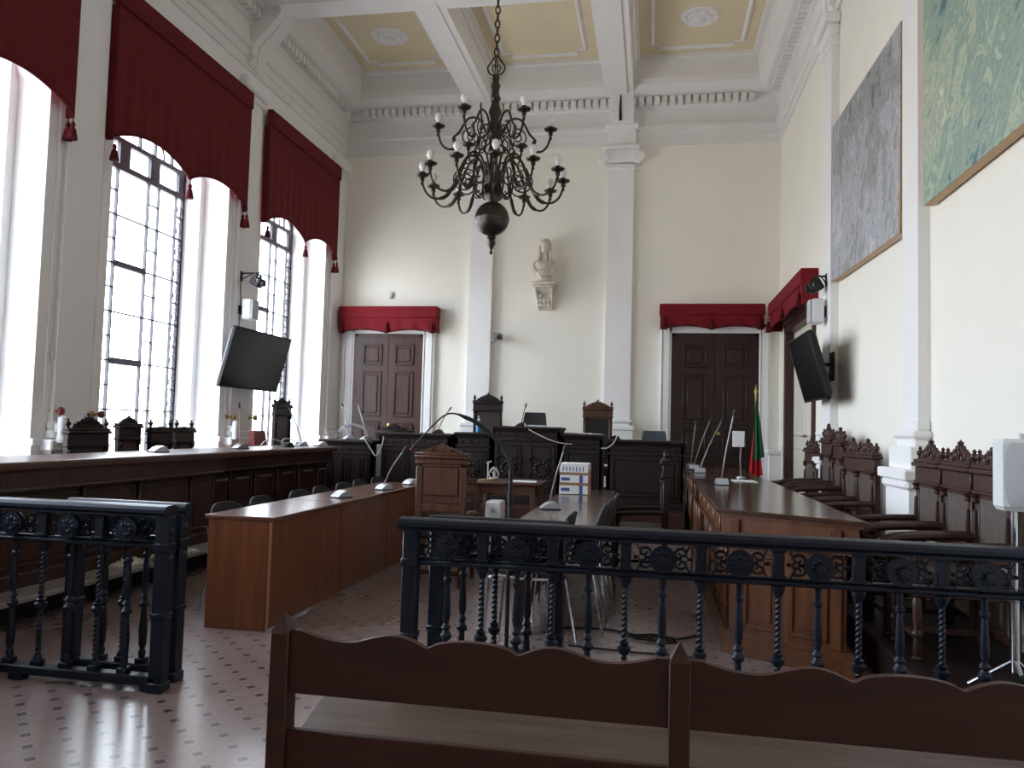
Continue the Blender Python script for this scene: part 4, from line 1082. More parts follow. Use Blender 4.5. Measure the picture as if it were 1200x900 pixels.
# ------------------------------------------------------------------ chairs
def turned(p, z0, z1, r):
    h = z1-z0
    return [(.001, z0)]+[(r*k, z0+h*t) for k, t in ((.7, 0), (1.2, .03), (.7, .07), (1, .12), (.8, .3), (1.3, .34), (1.3, .38), (.8, .42), (1, .6), (1.1, .8), (.7, .86), (1.25, .9), (1.25, .94), (.8, 1))]+[(.001, z1)]
def carved_chair(name, label, H, W, crest, wd, seatm, backm, group=None, arms=True, lobes=3, seat=.43, cat='chair', finials=True, pb=.13, fz=.10):
    """faces local +x; stands on z=0"""
    root = thing(name, label, cat, (0, 0, 0), 0, group)
    h = W/2; bx = -.25
    obj('seat', MB().box(-.24, -h+.03, seat-.03, .24, h-.03, seat+.035, .025, 3), seatm, root)
    obj('seat_frame', MB().box(-.26, -h+.01, seat-.1, .25, h-.01, seat-.03, .008), wd, root)
    z1 = H-.06-fz
    obj('back_panel', MB().box(bx-.012, -h+.05, seat+pb, bx+.018, h-.05, z1-.02, .008), backm, root)
    f = MB()
    for s in (-1, 1):
        f.box(bx-.025, s*h, seat-.03, bx+.025, s*(h-.055), H-.12, .006)
        f.lathe([(.001, z1-.06), (.03, z1-.05), (.02, z1-.03), (.034, z1-.01), (.001, z1)], (bx+.028, s*(h-.03), 0), 10)
        f.lathe([(.018, seat+.1), (.014, seat+.2), (.018, (seat+z1)/2), (.014, z1-.1)], (bx+.03, s*(h-.03), 0), 8)
    f.box(bx-.022, -h+.05, seat+pb-.07, bx+.022, h-.05, seat+pb, .006).box(bx-.022, -h+.05, z1-.03, bx+.022, h-.05, z1+.01, .006)
    if pb > .2: f.box(bx-.018, -h+.05, seat+.12, bx+.018, h-.05, seat+.15, .005)
    obj('back_frame', f, wd, root)
    e = MB()
    e.box(bx-.028, -h-.005, H-.05-fz, bx+.03, h+.005, H-.05, .006).box(bx-.045, -h-.014, H-.05, bx+.055, h+.014, H-.022, .008).box(bx-.035, -h-.012, H-.022, bx+.04, h+.012, H, .006).box(bx-.035, -h-.012, H-.065-fz, bx+.04, h+.012, H-.045-fz, .006)
    obj('cornice', e, wd, root)
    c = MB()
    n = 40; poly = [(-h*.8, H-.005)]
    for i in range(n+1):
        u = -1+2*i/n; env = (1-abs(u))**.75
        z = H+crest*(.18+.82*env)*(1+.10*math.cos(u*lobes*3*PI))-(crest*.1)
        poly.append((h*.8*u, max(H+.004, z)))
    poly.append((h*.8, H-.005))
    c.prism(poly, 'yz', bx-.014, bx+.014)
    for s in (-1, 1):
        c.tube(arc((bx+.016, s*h*.36, H+crest*.3), crest*.2, 0, 2*PI, 12, 'yz'), .008, 5)
        c.tube(arc((bx-.016, s*h*.36, H+crest*.3), crest*.2, 0, 2*PI, 12, 'yz'), .008, 5)
        if finials: c.lathe([(.001, H-.005), (.02, H), (.012, H+.015), (.026, H+.04), (.022, H+.055), (.008, H+.065), (.014, H+.075), (.001, H+.09)], (bx, s*(h-.015), 0), 10)
    c.tube(arc((bx+.016, 0, H+crest*.45), crest*.22, 0, 2*PI, 12, 'yz'), .009, 5)
    c.lathe([(.001, H+crest*.86), (.018, H+crest*.9), (.02, H+crest), (.006, H+crest*1.08), (.001, H+crest*1.15)], (bx, 0, 0), 8)
    obj('crest', c, wd, root)
    for s in (-1, 1):
        if arms:
            a = MB(); y = s*(h-.02)
            a.tube(crm([(bx, y, seat+.18), (-.1, y, seat+.175), (.08, y, seat+.165), (.19, y, seat+.15), (.245, y, seat+.12), (.235, y, seat+.085), (.205, y, seat+.095)]), [.024]*30+[.02]*7, 8)
            a.lathe(turned(None, seat-.02, seat+.145, .02), (.19, y, 0), 10)
            obj('armrest', a, wd, root)
        obj('leg', MB().lathe(turned(None, 0, seat-.05, .024), (.215, s*(h-.035), 0), 10), wd, root)
        obj('leg', MB().box(bx-.022, s*(h-.05), 0, bx+.022, s*h, seat-.03, .006), wd, root)
    obj('stretcher', MB().box(bx, -h+.03, .10, bx+.02, h-.03, .14, .004).box(bx, -.012, .10, .21, .012, .13, .004).tube([(.215, -h+.04, .12), (.215, h-.04, .12)], .014, 8), wd, root)
    return root
# right wall, standing on the low platform and facing the room
C1 = carved_chair('carved_armchair', 'carved armchair by the right wall, nearest the pilaster pedestal in the near group', 1.02, .47, .125, 'dark2', 'leather', 'backleather', 'carved armchairs along the right wall')
C1.location = (1.60, 5.72, .2); C1.rotation_euler = (0, 0, PI)
RG = 'carved armchairs along the right wall'
dup(C1, (1.60, 5.21, .2), PI-.02, 'carved armchair by the right wall, second along from the pedestal in the near group', RG)
dup(C1, (1.60, 4.70, .2), PI, 'carved armchair by the right wall, partly behind the big white loudspeaker', RG)
C2 = carved_chair('cane_armchair', 'brown cane-backed armchair of the far group, closest to the pilaster pedestal', 1.03, .46, .11, 'dark2', 'leather', 'cane', RG, lobes=2)
C2.location = (1.57, 7.16, .2); C2.rotation_euler = (0, 0, PI+.05)
dup(C1, (1.58, 7.72, .2), PI, 'carved armchair of the far right group, second from the pilaster pedestal', RG)
dup(C2, (1.58, 8.24, .2), PI-.05, 'taller cane-backed armchair in the middle of the far right group', RG, (1, 1, 1.09))
dup(C1, (1.58, 8.76, .2), PI, 'tallest armchair of the far right group, with a pointed crest', RG, (1, 1, 1.12))
dup(C1, (1.58, 9.62, .2), PI+.05, 'lone dark armchair beyond the others, beside the side door', RG)
# window side, behind the council bench
LG = 'carved chairs along the windows'
D1 = carved_chair('carved_chair', 'very dark carved chair with a tall scrolled crest, by the nearest window pier', 1.05, .49, .13, 'dark', 'leather', 'leather', LG)
D1.location = (-4.80, 6.33, .2); D1.rotation_euler = (0, 0, -.05)
D2 = carved_chair('carved_chair', 'dark chair with small pointed crest before the near edge of the tall window', 1.10, .31, .07, 'dark', 'leather', 'dark2', LG, arms=False, finials=False)
D2.location = (-4.92, 7.06, .2); D2.rotation_euler = (0, 0, -.05)
D4 = carved_chair('carved_chair', 'dark flat-topped chair with end finials in front of the middle of the tall window', 1.06, .37, .012, 'dark', 'leather', 'leather', LG, arms=False)
D4.location = (-4.84, 7.48, .2)
dup(D4, (-4.84, 7.90, .2), .0, 'dark flat-topped chair with end finials in front of the far edge of the tall window', LG, (1, .82, 1))
D3 = carved_chair('throne_chair', 'tall dark throne-like chair in front of the farther window', 1.34, .46, .10, 'dark', 'leather', 'leather', None, arms=True)
D3.location = (-4.85, 10.22, .35); D3.scale = (1, 1, .93); D3.rotation_euler = (0, 0, 0)
def padded_chair(name, label, loc, rz, m, W=.42, H=.98, base='castor', frame='black'):
    root = thing(name, label, 'chair', (0, 0, 0), 0)
    obj('seat', MB().box(-.21, -W/2, .43, .23, W/2, .50, .03, 3), m, root)
    b = MB(); rings = []
    for i in range(9):
        t = i/8; z = .56+(H-.56)*t; ww = W/2*(1.0 if t < .75 else 1-.12*((t-.75)/.25)**2); x = -.22-.06*t
        rings.append([(x-.025, -ww, z), (x-.04-.01, 0, z), (x-.025, ww, z), (x+.03, ww-.01, z), (x+.012, 0, z), (x+.03, -ww+.01, z)])
    b.loft(rings); obj('backrest', b, m, root)
    obj('back_support', MB().tube([(-.05, 0, .43), (-.24, 0, .44), (-.27, 0, .7)], .022, 8), frame, root)
    if base == 'castor':
        obj('column', MB().cyl((0, 0, .10), (0, 0, .43), .028), frame, root)
        for i in range(5):
            a = 2*PI*i/5; l = MB().tube([(0, 0, .11), (.26*math.cos(a), .26*math.sin(a), .07)], [.025, .018], 8); l.sph((.26*math.cos(a), .26*math.sin(a), .03), .03, (1, .7, 1), 8); obj('leg', l, frame, root)
        for s in (-1, 1): obj('armrest', MB().tube(crm([(-.1, s*W/2, .45), (-.1, s*(W/2+.04), .62), (.1, s*(W/2+.04), .66), (-.2, s*(W/2+.04), .66)]), .016, 8), frame, root)
    else:
        for sx in (-.18, .2):
            for s in (-1, 1): obj('leg', MB().tube([(sx*1.1, s*(W/2-.03), 0), (sx, s*(W/2-.04), .44)], .013, 8), frame, root)
    root.location = loc; root.rotation_euler = (0, 0, rz)
    return root
padded_chair('red_chair', 'small dark red leather chair behind the window bench', (-4.85, 9.62, .2), 0, 'redlea', .34, 1.03, 'leg')
# dais
T1 = carved_chair('throne_chair', 'tall dark carved throne behind the left wing of the president desk', 1.43, .46, .115, 'dark', 'leather', 'leather')
T1.location = (-2.57, 11.9, .35); T1.rotation_euler = (0, 0, -PI/2)
T2 = carved_chair('throne_chair', 'lighter brown carved throne with a blue-grey back in front of the right pilaster', 1.37, .45, .10, 'chairw', 'leather', 'black')
T2.location = (-.84, 11.95, .35); T2.rotation_euler = (0, 0, -PI/2)
T3 = carved_chair('carved_chair', 'low dark carved chair in front of the left back door, only its crest showing', .92, .6, .10, 'dark', 'leather', 'leather')
T3.location = (-3.95, 11.5, .35); T3.rotation_euler = (0, 0, -PI/2)
padded_chair('office_chair', 'black office chair behind the middle of the dais', (-1.77, 11.55, .35), -PI/2, 'black', .36, 1.25)
padded_chair('office_chair', 'grey office chair behind the right dais desk', (.02, 11.4, .35), -PI/2, 'greychair', .36, 1.02)
# the wooden chair seen from behind, in the middle
W1 = carved_chair('panel_back_chair', 'chestnut wooden chair with a panelled back, seen from behind in the middle of the room', 1.13, .44, .075, 'chairw', 'leather', 'chairw', None, arms=True, finials=False, pb=.27, fz=.03)
W1.location = (-1.76, 6.75, 0); W1.rotation_euler = (0, 0, PI/2)
for ch in list(W1.children):
    if ch.name.startswith('back_panel'):
        obj('back_cover', MB().box(-.275, -.15, .77, -.266, .15, 1.0, .008), 'chairw', ch)
K1 = carved_chair('carved_armchair', 'very dark armchair with tall turned posts between the middle tables and the right desk', 1.10, .5, .06, 'dark', 'leather', 'leather', None)
K1.location = (-.12, 7.7, 0); K1.rotation_euler = (0, 0, PI)
K2 = carved_chair('carved_armchair', 'low dark armchair beside the small clerk table, mostly behind the chestnut wooden chair', .80, .46, .03, 'dark2', 'leather', 'leather', None, finials=False)
K2.location = (-2.10, 8.05, 0); K2.rotation_euler = (0, 0, -PI/2)
# black stacking chairs
def stack_chair(name, label, group):
    root = thing(name, label, 'chair', (0, 0, 0), 0, group)
    s = MB(); rings = []
    for i in range(9):
        t = i/8; x = -.2+.42*t; ww = .2-.02*abs(t-.4); dz = .012*math.cos(t*PI)
        rings.append([(x, -ww, .445+dz), (x, 0, .437+dz), (x, ww, .445+dz), (x, ww, .47+dz), (x, 0, .462+dz), (x, -ww, .47+dz)])
    s.loft(rings); obj('seat', s, 'fabric', root)
    b = MB(); rings = []
    n = 16
    for i in range(n+1):
        u = -1+2*i/n; y = .20*u; x = -.245+.035*u*u
        zt = .60+.175*(1-abs(u)**3.2)**.5; zb = .575-.05*(1-abs(u)**3.2)**.5
        tl = (zt-.575)*.20; bl_ = (zb-.575)*.20
        rings.append([(x-bl_, y, zb), (x-bl_+.022, y, zb), (x-tl+.022, y, zt), (x-tl, y, zt)])
    b.loft(rings); obj('backrest', b, 'fabric', root)
    rim = MB()
    pts = []
    for i in range(33):
        u = math.cos(PI-PI*i/32); y = .203*u; x = -.245+.035*u*u; zt = .60+.178*(1-min(1, abs(u))**3.2)**.5
        pts.append((x-(zt-.575)*.20+.011, y, zt))
    rim.tube(pts, .0125, 6); obj('rim', rim, 'fabric', root)
    for k in (-1, 1):
        f = MB()
        f.tube(crm([(-.25, k*.20, .62), (-.215, k*.205, .5), (-.19, k*.2, .43), (-.22, k*.21, .25), (-.27, k*.215, .005)]), .010, 8)
        obj('leg', f, 'chrome', root)
        f = MB().tube(crm([(-.19, k*.2, .43), (0, k*.2, .425), (.18, k*.2, .43), (.21, k*.205, .35), (.24, k*.21, .005)]), .010, 8)
        obj('leg', f, 'chrome', root)
    obj('crossbar', MB().tube([(-.1, -.2, .425), (-.1, .2, .425)], .009, 6).tube([(.12, -.2, .425), (.12, .2, .425)], .009, 6), 'chrome', root)
    return root
SG = 'black stacking chairs behind the left tables'
where = ['nearest the camera', 'second from the camera', 'third from the camera', 'fourth from the camera', 'fifth from the camera', 'sixth from the camera', 'seventh from the camera', 'farthest from the camera']
ys = [5.40, 5.97, 6.62, 7.14, 7.65, 8.15, 8.66]
S1 = stack_chair('stacking_chair', 'black round-backed chair behind the left tables, nearest the camera', SG)
S1.location = (-2.87, ys[0], 0); S1.rotation_euler = (0, 0, -.08); S1.scale = (1, 1.06, .955)
for i, y in enumerate(ys[1:]):
    dup(S1, (-2.88+.02*(i % 2), y, 0), -.06+.05*(-1)**i, 'black round-backed chair behind the left tables, '+where[i+1 if i < 5 else 7], SG)
SM = 'black chairs along the middle tables'
for x, y, rz, lab in ((-.74, 4.90, PI-.05, 'black chair with chrome legs at the near corner of the middle table'), (-.58, 5.46, PI+.05, 'black chrome-framed chair, second along the middle table'), (-.56, 5.95, PI, 'black chrome-framed chair, third along the middle table'), (-.54, 6.43, PI+.05, 'black chrome-framed chair, farthest along the middle table')):
    dup(S1, (x, y, 0), rz, lab, SM, (1, 1, 1.08))

# ------------------------------------------------------------------ microphones
def mic(label, x, y, z, tip, rz=0, body='silver', group='desk microphones'):
    root = thing('desk_microphone', label, 'microphone', (x, y, z), 0, group)
    b = MB()
    poly = [(-.075, 0), (.075, 0), (.075, .012), (.04, .055), (.02, .06), (-.03, .045), (-.075, .014)]
    b.loft([[(u*1.0, -.055+(.0), v) for u, v in poly], [(u, -.05, v) for u, v in poly], [(u*.95, .05, v) for u, v in poly], [(u*.9, .055, v*.95) for u, v in poly]])
    b.xf(Matrix.Rotation(rz, 4, 'Z')); obj('base', b, body, root)
    k = MB().box(-.08, -.058, 0, .08, .058, .008, .002); k.xf(Matrix.Rotation(rz, 4, 'Z')); obj('foot', k, 'black', root)
    if tip:
        t = Vector(tip)-Vector((x, y, z)); s = Vector((0, 0, .055))
        mid = s.lerp(t, .5)+Vector((0, 0, .03))
        pts = crm([s, s.lerp(mid, .5)+Vector((0, 0, .01)), mid, t])
        obj('gooseneck', MB().tube(pts, [.0075]*len(pts), 6), 'stemgrey', root)
        d = (t-mid).normalized()
        obj('capsule', MB().tube([t-d*.03, t-d*.028, t+d*.03, t+d*.034], [.006, .011, .011, .006], 8), 'black', root)
mic('silver microphone on the window bench, without a stem, by the low chairs', -4.40, 6.45, 1.05, None, 1.2)
mic('dark microphone with a thin upright stem on the window bench', -4.40, 7.88, 1.05, (-4.42, 7.86, 1.52), 1.2, 'stemgrey')
mic('dark microphone with a curled cable near the red chair', -4.36, 8.9, 1.05, None, 1.2, 'black')
mic('blue grey microphone with a leaning stem at the far end of the window bench', -4.50, 9.6, 1.05, (-4.68, 9.55, 1.56), 1.2, 'silver')
mic('silver microphone at the end of the dark red bench', -4.28, 9.72, 1.05, None, 1.0)
mic('silver microphone with stem on the low dark counter', -4.25, 10.6, 1.13, (-4.45, 10.8, 1.62), .8)
mic('second microphone with stem on the low dark counter', -4.05, 10.75, 1.13, (-4.28, 10.95, 1.67), .8)
mic('silver microphone without a stem on the left tables', -2.57, 6.29, .735, None, 1.1)
mic('silver microphone with a long leaning stem on the left tables', -2.52, 7.22, .735, (-2.34, 7.25, 1.12), 1.1)
mic('silver microphone on the left tables half hidden by the wooden chair', -2.50, 8.0, .735, None, 1.1)
mic('silver microphone with a long leaning stem on the middle table', -.78, 6.12, .735, (-.67, 6.1, 1.21), .3)
mic('silver microphone nearest the camera on the right desk', .63, 7.47, .89, (.735, 7.47, 1.55), -1.5)
mic('silver microphone second from the camera on the right desk', .56, 9.55, .89, (.81, 9.55, 1.53), -1.5)
mic('silver microphone third from the camera on the right desk', .53, 10.37, .89, (.73, 10.37, 1.54), -1.5)
mic('farthest microphone on the right desk', .52, 11.0, .89, (.58, 11.05, 1.50), -1.5, 'stemgrey')
mic('black microphone with stem on the middle dais desk', -1.78, 10.7, 1.38, (-1.73, 10.7, 1.67), 0, 'black')
mic('black microphone with a pale cable on the right dais desk', -.50, 10.7, 1.24, None, 0, 'black')
mic('black microphone with stem on the left dais desk', -2.98, 10.75, 1.25, (-2.82, 10.75, 1.60), 0, 'black')
# tall gooseneck microphone on a floor stand behind the railing
def floor_mic():
    root = thing('floor_microphone_stand', 'tall black gooseneck microphone on a floor stand behind the railing', 'microphone stand', (-.84, 4.7, 0))
    obj('base', MB().lathe([(.001, 0), (.14, 0), (.14, .012), (.05, .03), (.02, .05), (.001, .05)], (-.84, 4.7, 0), 24), 'black', root, True)
    obj('pole', MB().lathe([(.013, .03), (.013, .9), (.018, .905), (.018, .97), (.013, .975), (.012, 1.06), (.016, 1.065), (.016, 1.1), (.001, 1.1)], (-.84, 4.7, 0), 12), 'black', root, True)
    pts = crm([(-.84, 4.7, 1.09), (-.85, 4.7, 1.15), (-.905, 4.7, 1.255), (-1.05, 4.7, 1.375), (-1.15, 4.7, 1.422), (-1.20, 4.7, 1.436), (-1.255, 4.7, 1.430), (-1.33, 4.7, 1.37), (-1.47, 4.7, 1.215)], 8)
    n = len(pts)
    obj('gooseneck', MB().tube(pts, [(.009 if i < 6 else .0125 if i < 30 else .0125-.0075*min(1, (i-30)/8)) for i in range(n)], 8), 'black', root, True)
    obj('tip', MB().sph((-1.475, 4.7, 1.21), .007), 'redc', root, True, label='small orange red tip')
floor_mic()

# ------------------------------------------------------------------ things on the desks and floor
def box_carton():
    root = thing('taped_parcel', 'white printed parcel bound with brown tape on the middle table', 'parcel', (-.74, 7.7, .735))
    x0, x1, y0, y1, z0 = -.875, -.60, 7.56, 7.86, .737
    for i, (a, b) in enumerate(((0, .098), (.1, .198), (.2, .295))):
        m = MB().box(x0+.004*(i % 2), y0, z0+a, x1, y1, z0+b, .004); bo = obj('pack', m, 'paper', root, True)
        q = MB()
        if i == 2:
            for k in range(7): q.box(x0+.03+.032*k, y0-.001, z0+a+.02, x0+.04+.032*k, y0+.001, z0+b-.03)
        else:
            q.box(x0+.015, y0-.001, z0+a+.03, x0+.10, y0+.001, z0+a+.06); obj('print', q, 'bluec', bo, True); q = MB().box(x0+.19, y0-.001, z0+a+.005, x0+.225, y0+.001, z0+b-.005)
        obj('print', q, 'bluec', bo, True)
    obj('side_label', MB().box(x1-.001, y0+.02, z0+.01, x1+.001, y0+.2, z0+.24), 'redc', root, True)
    for z in (z0+.10, z0+.198):
        obj('tape', MB().box(x0-.002, y0-.002, z-.014, x1+.002, y1+.002, z+.012), 'tape', root, True)
box_carton()
def papers(label, x, y, z, a, b, n=1, rz=.1):
    m = MB()
    for i in range(n):
        k = MB(); m.box(-a/2+.004*(i % 3), -b/2-.003*i, .001+.004*i, a/2+.004*(i % 3), b/2-.003*i, .0045+.004*i)
    m.xf(Matrix.Translation((x, y, z)) @ Matrix.Rotation(rz, 4, 'Z'))
    solo('paper_stack', m, 'paper', label, 'papers', (x, y, z))
papers('white sheets on the small clerk table', -1.42, 8.72, .755, .30, .21, 3, .05)
papers('white papers on the middle dais desk in front of the black office chair', -1.56, 10.66, 1.38, .25, .2, 6, 0)
papers('long white papers on the right wing of the president desk', -1.0, 10.75, 1.30, .36, .22, 4, .05)
papers('thin white papers at the right end of the president desk', -.76, 10.66, 1.30, .16, .2, 2, -.1)
papers('papers lying on the right desk beside the nearest microphone', .90, 8.1, .89, .21, .3, 2, .05)
solo('folder', MB().box(-1.62, 8.84, .756, -1.3, 9.08, .772, .003), 'black', 'black folder behind the sheets on the clerk table', 'folder', (-1.46, 8.95, .756))
def stand_tool():
    root = thing('cable_holder', 'small pale metal stand with coiled cables on the clerk table', 'stand', (-1.83, 8.8, .755))
    obj('base', MB().box(-1.92, 8.70, .756, -1.76, 8.90, .768, .004), 'brass', root, True)
    obj('post', MB().tube([(-1.84, 8.8, .765), (-1.84, 8.8, .96)], .009, 8).tube([(-1.86, 8.8, .95), (-1.80, 8.8, .97)], .008, 8), 'silver', root, True)
    c = MB()
    c.ring((-1.77, 8.79, .83), .055, .008, 'y', 18, 6).ring((-1.765, 8.80, .82), .045, .008, 'x', 18, 6).ring((-1.77, 8.81, .87), .035, .007, 'y', 18, 6).ring((-1.77, 8.8, .78), .05, .008, 'z', 18, 6)
    obj('coiled_cable', c, 'wcord', root, True)
stand_tool()
def tower():
    root = thing('computer_tower', 'white computer tower on the floor under the clerk table', 'computer', (-1.66, 8.4, 0))
    obj('case', MB().box(-1.745, 8.25, .02, -1.575, 8.52, .57, .02, 3), 'plaswhite', root, True)
    obj('foot', MB().box(-1.74, 8.28, 0, -1.58, 8.50, .02), 'black', root, True)
    obj('button', MB().lathe([(.001, 0), (.025, .003), (.028, .012), (.001, .014)], (-1.66, 8.24, .48), 16, '-y'), 'silver', root, True)
tower()
def bottle():
    x, y, z = -2.38, 10.66, 1.28
    root = thing('sanitiser_bottle', 'blue hand sanitiser pump bottle on the left wing of the president desk', 'bottle', (x, y, z))
    obj('bottle_body', MB().lathe([(.001, z), (.036, z+.002), (.037, z+.10), (.03, z+.14), (.014, z+.155), (.014, z+.17), (.001, z+.17)], (x, y, 0), 16), 'blueliq', root, True)
    obj('pump', MB().lathe([(.016, z+.165), (.016, z+.19), (.006, z+.192), (.006, z+.225), (.001, z+.225)], (x, y, 0), 12).box(x-.008, y-.045, z+.215, x+.008, y+.015, z+.23, .004), 'plaswhite', root, True)
bottle()
def sign():
    x, y, z = .94, 8.75, .89
    root = thing('sign_holder', 'white card on a short grey stand on the right desk', 'sign', (x, y, z))
    obj('foot', MB().lathe([(.001, 0), (.05, 0), (.05, .008), (.012, .02), (.001, .02)], (x, y, z), 16), 'silver', root, True)
    obj('stem', MB().tube([(x, y, z+.01), (x-.01, y, z+.2), (x+.0, y, z+.38)], .009, 8), 'stemgrey', root, True)
    c = MB().box(x-.095, y-.02, z+.33, x+.02, y-.008, z+.50, .003); c.box(x+.02, y-.022, z+.33, x+.03, y+.03, z+.50, .003); obj('card', c, 'paper', root, True)
sign()
# flag on a pole in the corner
def flag():
    x, y = 1.60, 12.75
    root = thing('flag', 'green and red draped flag on a pole in the right back corner', 'flag', (x, y, .35))
    obj('pole', MB().tube([(x, y, .37), (x-.02, y, 1.95)], .014, 8), 'gilt', root, True)
    obj('finial', MB().lathe([(.001, 1.94), (.02, 1.95), (.012, 1.98), (.028, 2.02), (.02, 2.06), (.004, 2.14), (.001, 2.15)], (x-.02, y, 0), 10), 'brass', root, True)
    obj('base', MB().lathe([(.001, .35), (.13, .35), (.13, .37), (.05, .39), (.03, .44), (.001, .44)], (x, y, 0), 20), 'brass', root, True)
    def cloth(t0, t1, top, bot, spread):
        m = MB(); rings = []
        for i in range(14):
            t = i/13; z = top+(bot-top)*t; ring = []
            for j in range(17):
                u = j/16; q = t0+(t1-t0)*u
                wdt = (.02+spread*.72*t**.8)
                ring.append((x-.02+(q-.35)*wdt, y-.03-.035*math.sin(q*17+1)*(.3+.7*t)-.02*t, z-.03*math.sin(q*5)*t))
            back = [(p[0], p[1]+.008, p[2]) for p in reversed(ring)]
            rings.append(ring+back)
        return m.loft(rings)
    obj('green_cloth', cloth(.15, 1.0, 1.88, .98, .26), 'flaggreen', root, True, label='green part of the flag')
    obj('red_cloth', cloth(-.12, .95, 1.5, .70, .25).xf(Matrix.Translation((0, .035, 0))), 'flagred', root, True, label='red part of the flag')
flag()
# big white loudspeaker on a chrome stand, far right
def stand_speaker():
    x, y = 1.655, 4.02
    st = thing('speaker_stand', 'chrome tripod speaker stand at the right edge behind the railing', 'stand', (x, y, 0))
    zb = .2
    obj('pole', MB().lathe([(.018, zb+.1), (.018, .62), (.024, .625), (.024, .66), (.014, .665), (.014, 1.07), (.001, 1.07)], (x, y, 0), 14), 'chrome', st, True)
    for i in range(3):
        a = 2*PI*i/3+.5; obj('leg', MB().tube([(x, y, zb+.16), (x+.19*math.cos(a), y+.19*math.sin(a), zb+.01)], .010, 8), 'chrome', st, True)
    s = thing('loudspeaker', 'big white loudspeaker with grey grille at the right edge', 'speaker', (x, y, 1.07))
    x += .045
    # tapered cabinet, rounded grille towards the room
    b = MB()
    def sec(z, k):
        P = [(-.115, .10), (-.13, -.05), (-.10, -.14), (.15, -.165), (.18, .05), (.05, .14)]
        return [(x+u*k, y+v*k, z) for u, v in P]
    b.loft([sec(1.045, .9), sec(1.065, 1), sec(1.35, 1), sec(1.372, .92)])
    Q = Matrix.Translation((x, y, 0)) @ Matrix.Rotation(-.27, 4, 'Z') @ Matrix.Translation((-x, -y, 0)); b.xf(Q)
    obj('cabinet', b, 'plaswhite', s, True, smooth=False)
    g = MB(); rings = []
    for i in range(15):
        v = -1+2*i/14; xl = x-.068-.028*math.sqrt(max(0, 1-v*v)); xr = x+.165; z = 1.21+.145*v; q = .012*math.sqrt(max(0, 1-v*v))
        rings.append([(xl, y-.146-q*.3, z), (xl+.06, y-.160-q, z), ((xl+xr)/2, y-.172-q, z), (xr-.03, y-.176-q, z), (xr, y-.172, z), (xr, y-.14, z), (xl, y-.12, z)])
    g.loft(rings); g.xf(Q); obj('grille', g, 'grille', s, True)
    obj('top_bracket', MB().box(x-.03, y-.08, 1.37, x+.1, y+.02, 1.385, .003).lathe([(.001, 1.37), (.016, 1.372), (.016, 1.395), (.001, 1.4)], (x-.04, y-.06, 0), 10), 'plaswhite', s, True)
    obj('badge', MB().box(x+.06, y-.19, 1.075, x+.09, y-.175, 1.09).xf(Q), 'silver', s, True)
stand_speaker()
# loose cables, cloth and film
def coil(cx, cy_, r, n, z=.008):
    pts = []
    for i in range(n*16):
        a = 2*PI*i/16; k = i/(n*16)
        pts.append((cx+(r+.03*math.sin(3.1*a/1.0+k*9))*math.cos(a+.3*k)*1.5, cy_+(r*.8+.02*math.cos(2.3*a))*math.sin(a), z+.004*(i//16)+.003*math.sin(a*2)))
    return pts
c = MB().tube(coil(.02, 5.3, .085, 3), .005, 6)
c.tube(crm([(-.6, 5.42, .008), (-.3, 5.46, .008), (-.08, 5.36, .008), (.02, 5.3, .012)]), .007, 6).tube(crm([(.1, 5.25, .012), (.25, 5.4, .008), (.33, 5.55, .008), (.34, 6.1, .008)]), .007, 6)
c.tube(crm([(-.5, 5.0, .008), (-.1, 4.95, .008), (.2, 4.95, .008), (.33, 4.9, .008)]), .006, 6)
solo('coiled_cable', c, 'cord', 'black coiled cable lying on the floor between the middle table and the right desk', 'cable', (.02, 5.3, .008))
c = MB().tube(crm([(-1.72, 10.6, 1.42), (-1.66, 10.42, 1.36), (-1.5, 10.36, 1.28), (-1.3, 10.35, 1.20), (-1.15, 10.38, 1.17), (-1.05, 10.42, 1.165)]), .008, 6)
solo('microphone_cable', c, 'wcord', 'pale cable hanging over the front of the middle dais desk', 'cable', (-1.5, 10.36, 1.2))
c = MB().tube(crm([(-.48, 10.66, 1.29), (-.46, 10.52, 1.30), (-.50, 10.42, 1.2), (-.58, 10.40, 1.13), (-.66, 10.41, 1.12)]), .008, 6)
solo('microphone_cable', c, 'wcord', 'pale cable hanging at the left end of the right dais desk', 'cable', (-.5, 10.45, 1.2))
c = MB().tube(crm([(-4.0, 10.6, 1.19), (-3.9, 10.3, 1.15), (-3.78, 10.26, 1.0), (-3.7, 10.22, .93), (-3.63, 10.24, 1.06), (-3.62, 10.28, 1.2)]), .008, 6)
solo('microphone_cable', c, 'wcord', 'pale cable looping at the right end of the low dark counter', 'cable', (-3.8, 10.3, 1.0))
c = MB().tube(crm([(-4.62, 8.75, 1.056), (-4.55, 8.72, 1.12), (-4.45, 8.75, 1.14), (-4.38, 8.9, 1.10)]), .008, 6).tube(crm([(-4.45, 8.95, 1.09), (-4.5, 9.1, 1.14), (-4.5, 9.3, 1.14), (-4.5, 9.5, 1.08)]), .007, 6)
solo('microphone_cable', c, 'wcord', 'pale looped cable on the window bench by the red chair', 'cable', (-4.5, 9.0, 1.06))
c = MB().tube(crm([(.55, 8.0, .895), (.41, 7.9, .90), (.395, 7.86, .8), (.385, 7.8, .5), (.39, 7.7, .2), (.37, 7.6, .008)]), .007, 6)
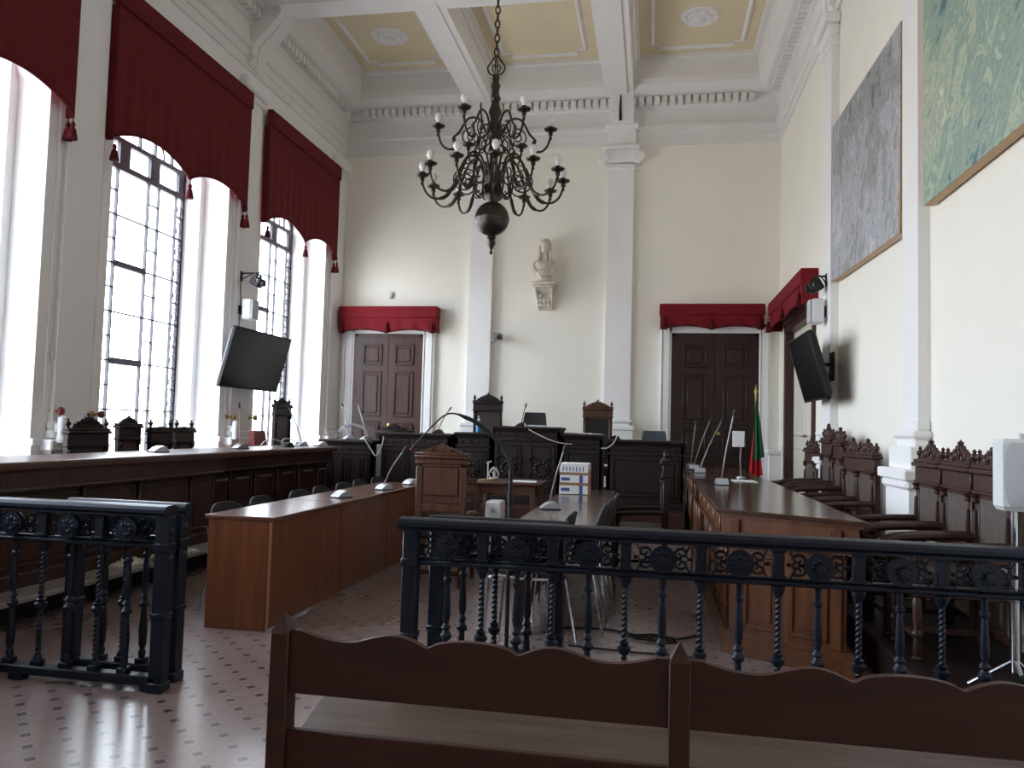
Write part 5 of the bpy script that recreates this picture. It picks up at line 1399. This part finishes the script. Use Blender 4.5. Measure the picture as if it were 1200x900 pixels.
solo('desk_cable', c, 'cord', 'dark cable hanging down the side of the right desk near the first microphone', 'cable', (.39, 7.8, .4))
c = MB().tube(crm([(.50, 9.8, .895), (.41, 9.7, .90), (.395, 9.66, .8), (.385, 9.6, .5), (.37, 9.5, .008)]), .007, 6)
solo('desk_cable', c, 'cord', 'dark cable hanging down the side of the right desk near the second microphone', 'cable', (.39, 9.6, .4))
solo('corner_cable', MB().tube([(-.63, BY-.305, 7.08), (-.635, BY-.31, 6.85), (-.63, BY-.31, 6.64)], [.012, .02, .028], 8), 'cord', 'black cable on the cornice block above the right pilaster', 'cable', (-.63, BY-.3, 6.65))
solo('corner_cable', MB().tube([(-3.08, BY-.31, 7.06), (-3.06, BY-.33, 6.85), (-3.03, BY-.31, 6.64)], [.012, .014, .014], 8), 'cord', 'black cable on the cornice block above the left pilaster', 'cable', (-3.05, BY-.3, 6.65))
m = MB(); rings = []
for i in range(9):
    a = PI*i/8
    rings.append([(-4.16-.22*math.cos(a), 10.2+.1*j*.2, 1.135+(.20+.03*math.sin(j*1.7))*math.sin(a)**.7) for j in range(6)])
    rings[-1] += [(p[0], p[1], p[2]-.004) for p in reversed(rings[-1])]
m.loft(rings)
m.xf(Matrix.Translation((0, .26, 0)))
solo('plastic_cover', m, 'film', 'clear plastic cover arched over the end of the low dark counter', 'cover', (-4.16, 10.5, 1.135))
for x0, x1, y0, y1, lab in ((-4.08, -3.93, 5.42, 5.72, 'smaller pale crumpled cloth on the step under the window bench'), (-4.07, -3.90, 5.90, 6.36, 'larger pale crumpled cloth on the step under the window bench, nearer the tables')):
    m = MB(); n = 12
    g = [[(x0+(x1-x0)*(j/n), y0+(y1-y0)*(i/n), .212+.06*abs(math.sin(i*1.9+j*1.1+y0))*math.sin(PI*j/n)*math.sin(PI*i/n)+.008*math.sin(i*3+j*2)+.01) for j in range(n+1)] for i in range(n+1)]
    m.loft([r+[(p[0], p[1], .207) for p in reversed(r)] for r in g])
    solo('crumpled_cloth', m, 'cloth', lab, 'cloth', ((x0+x1)/2, (y0+y1)/2, .207))
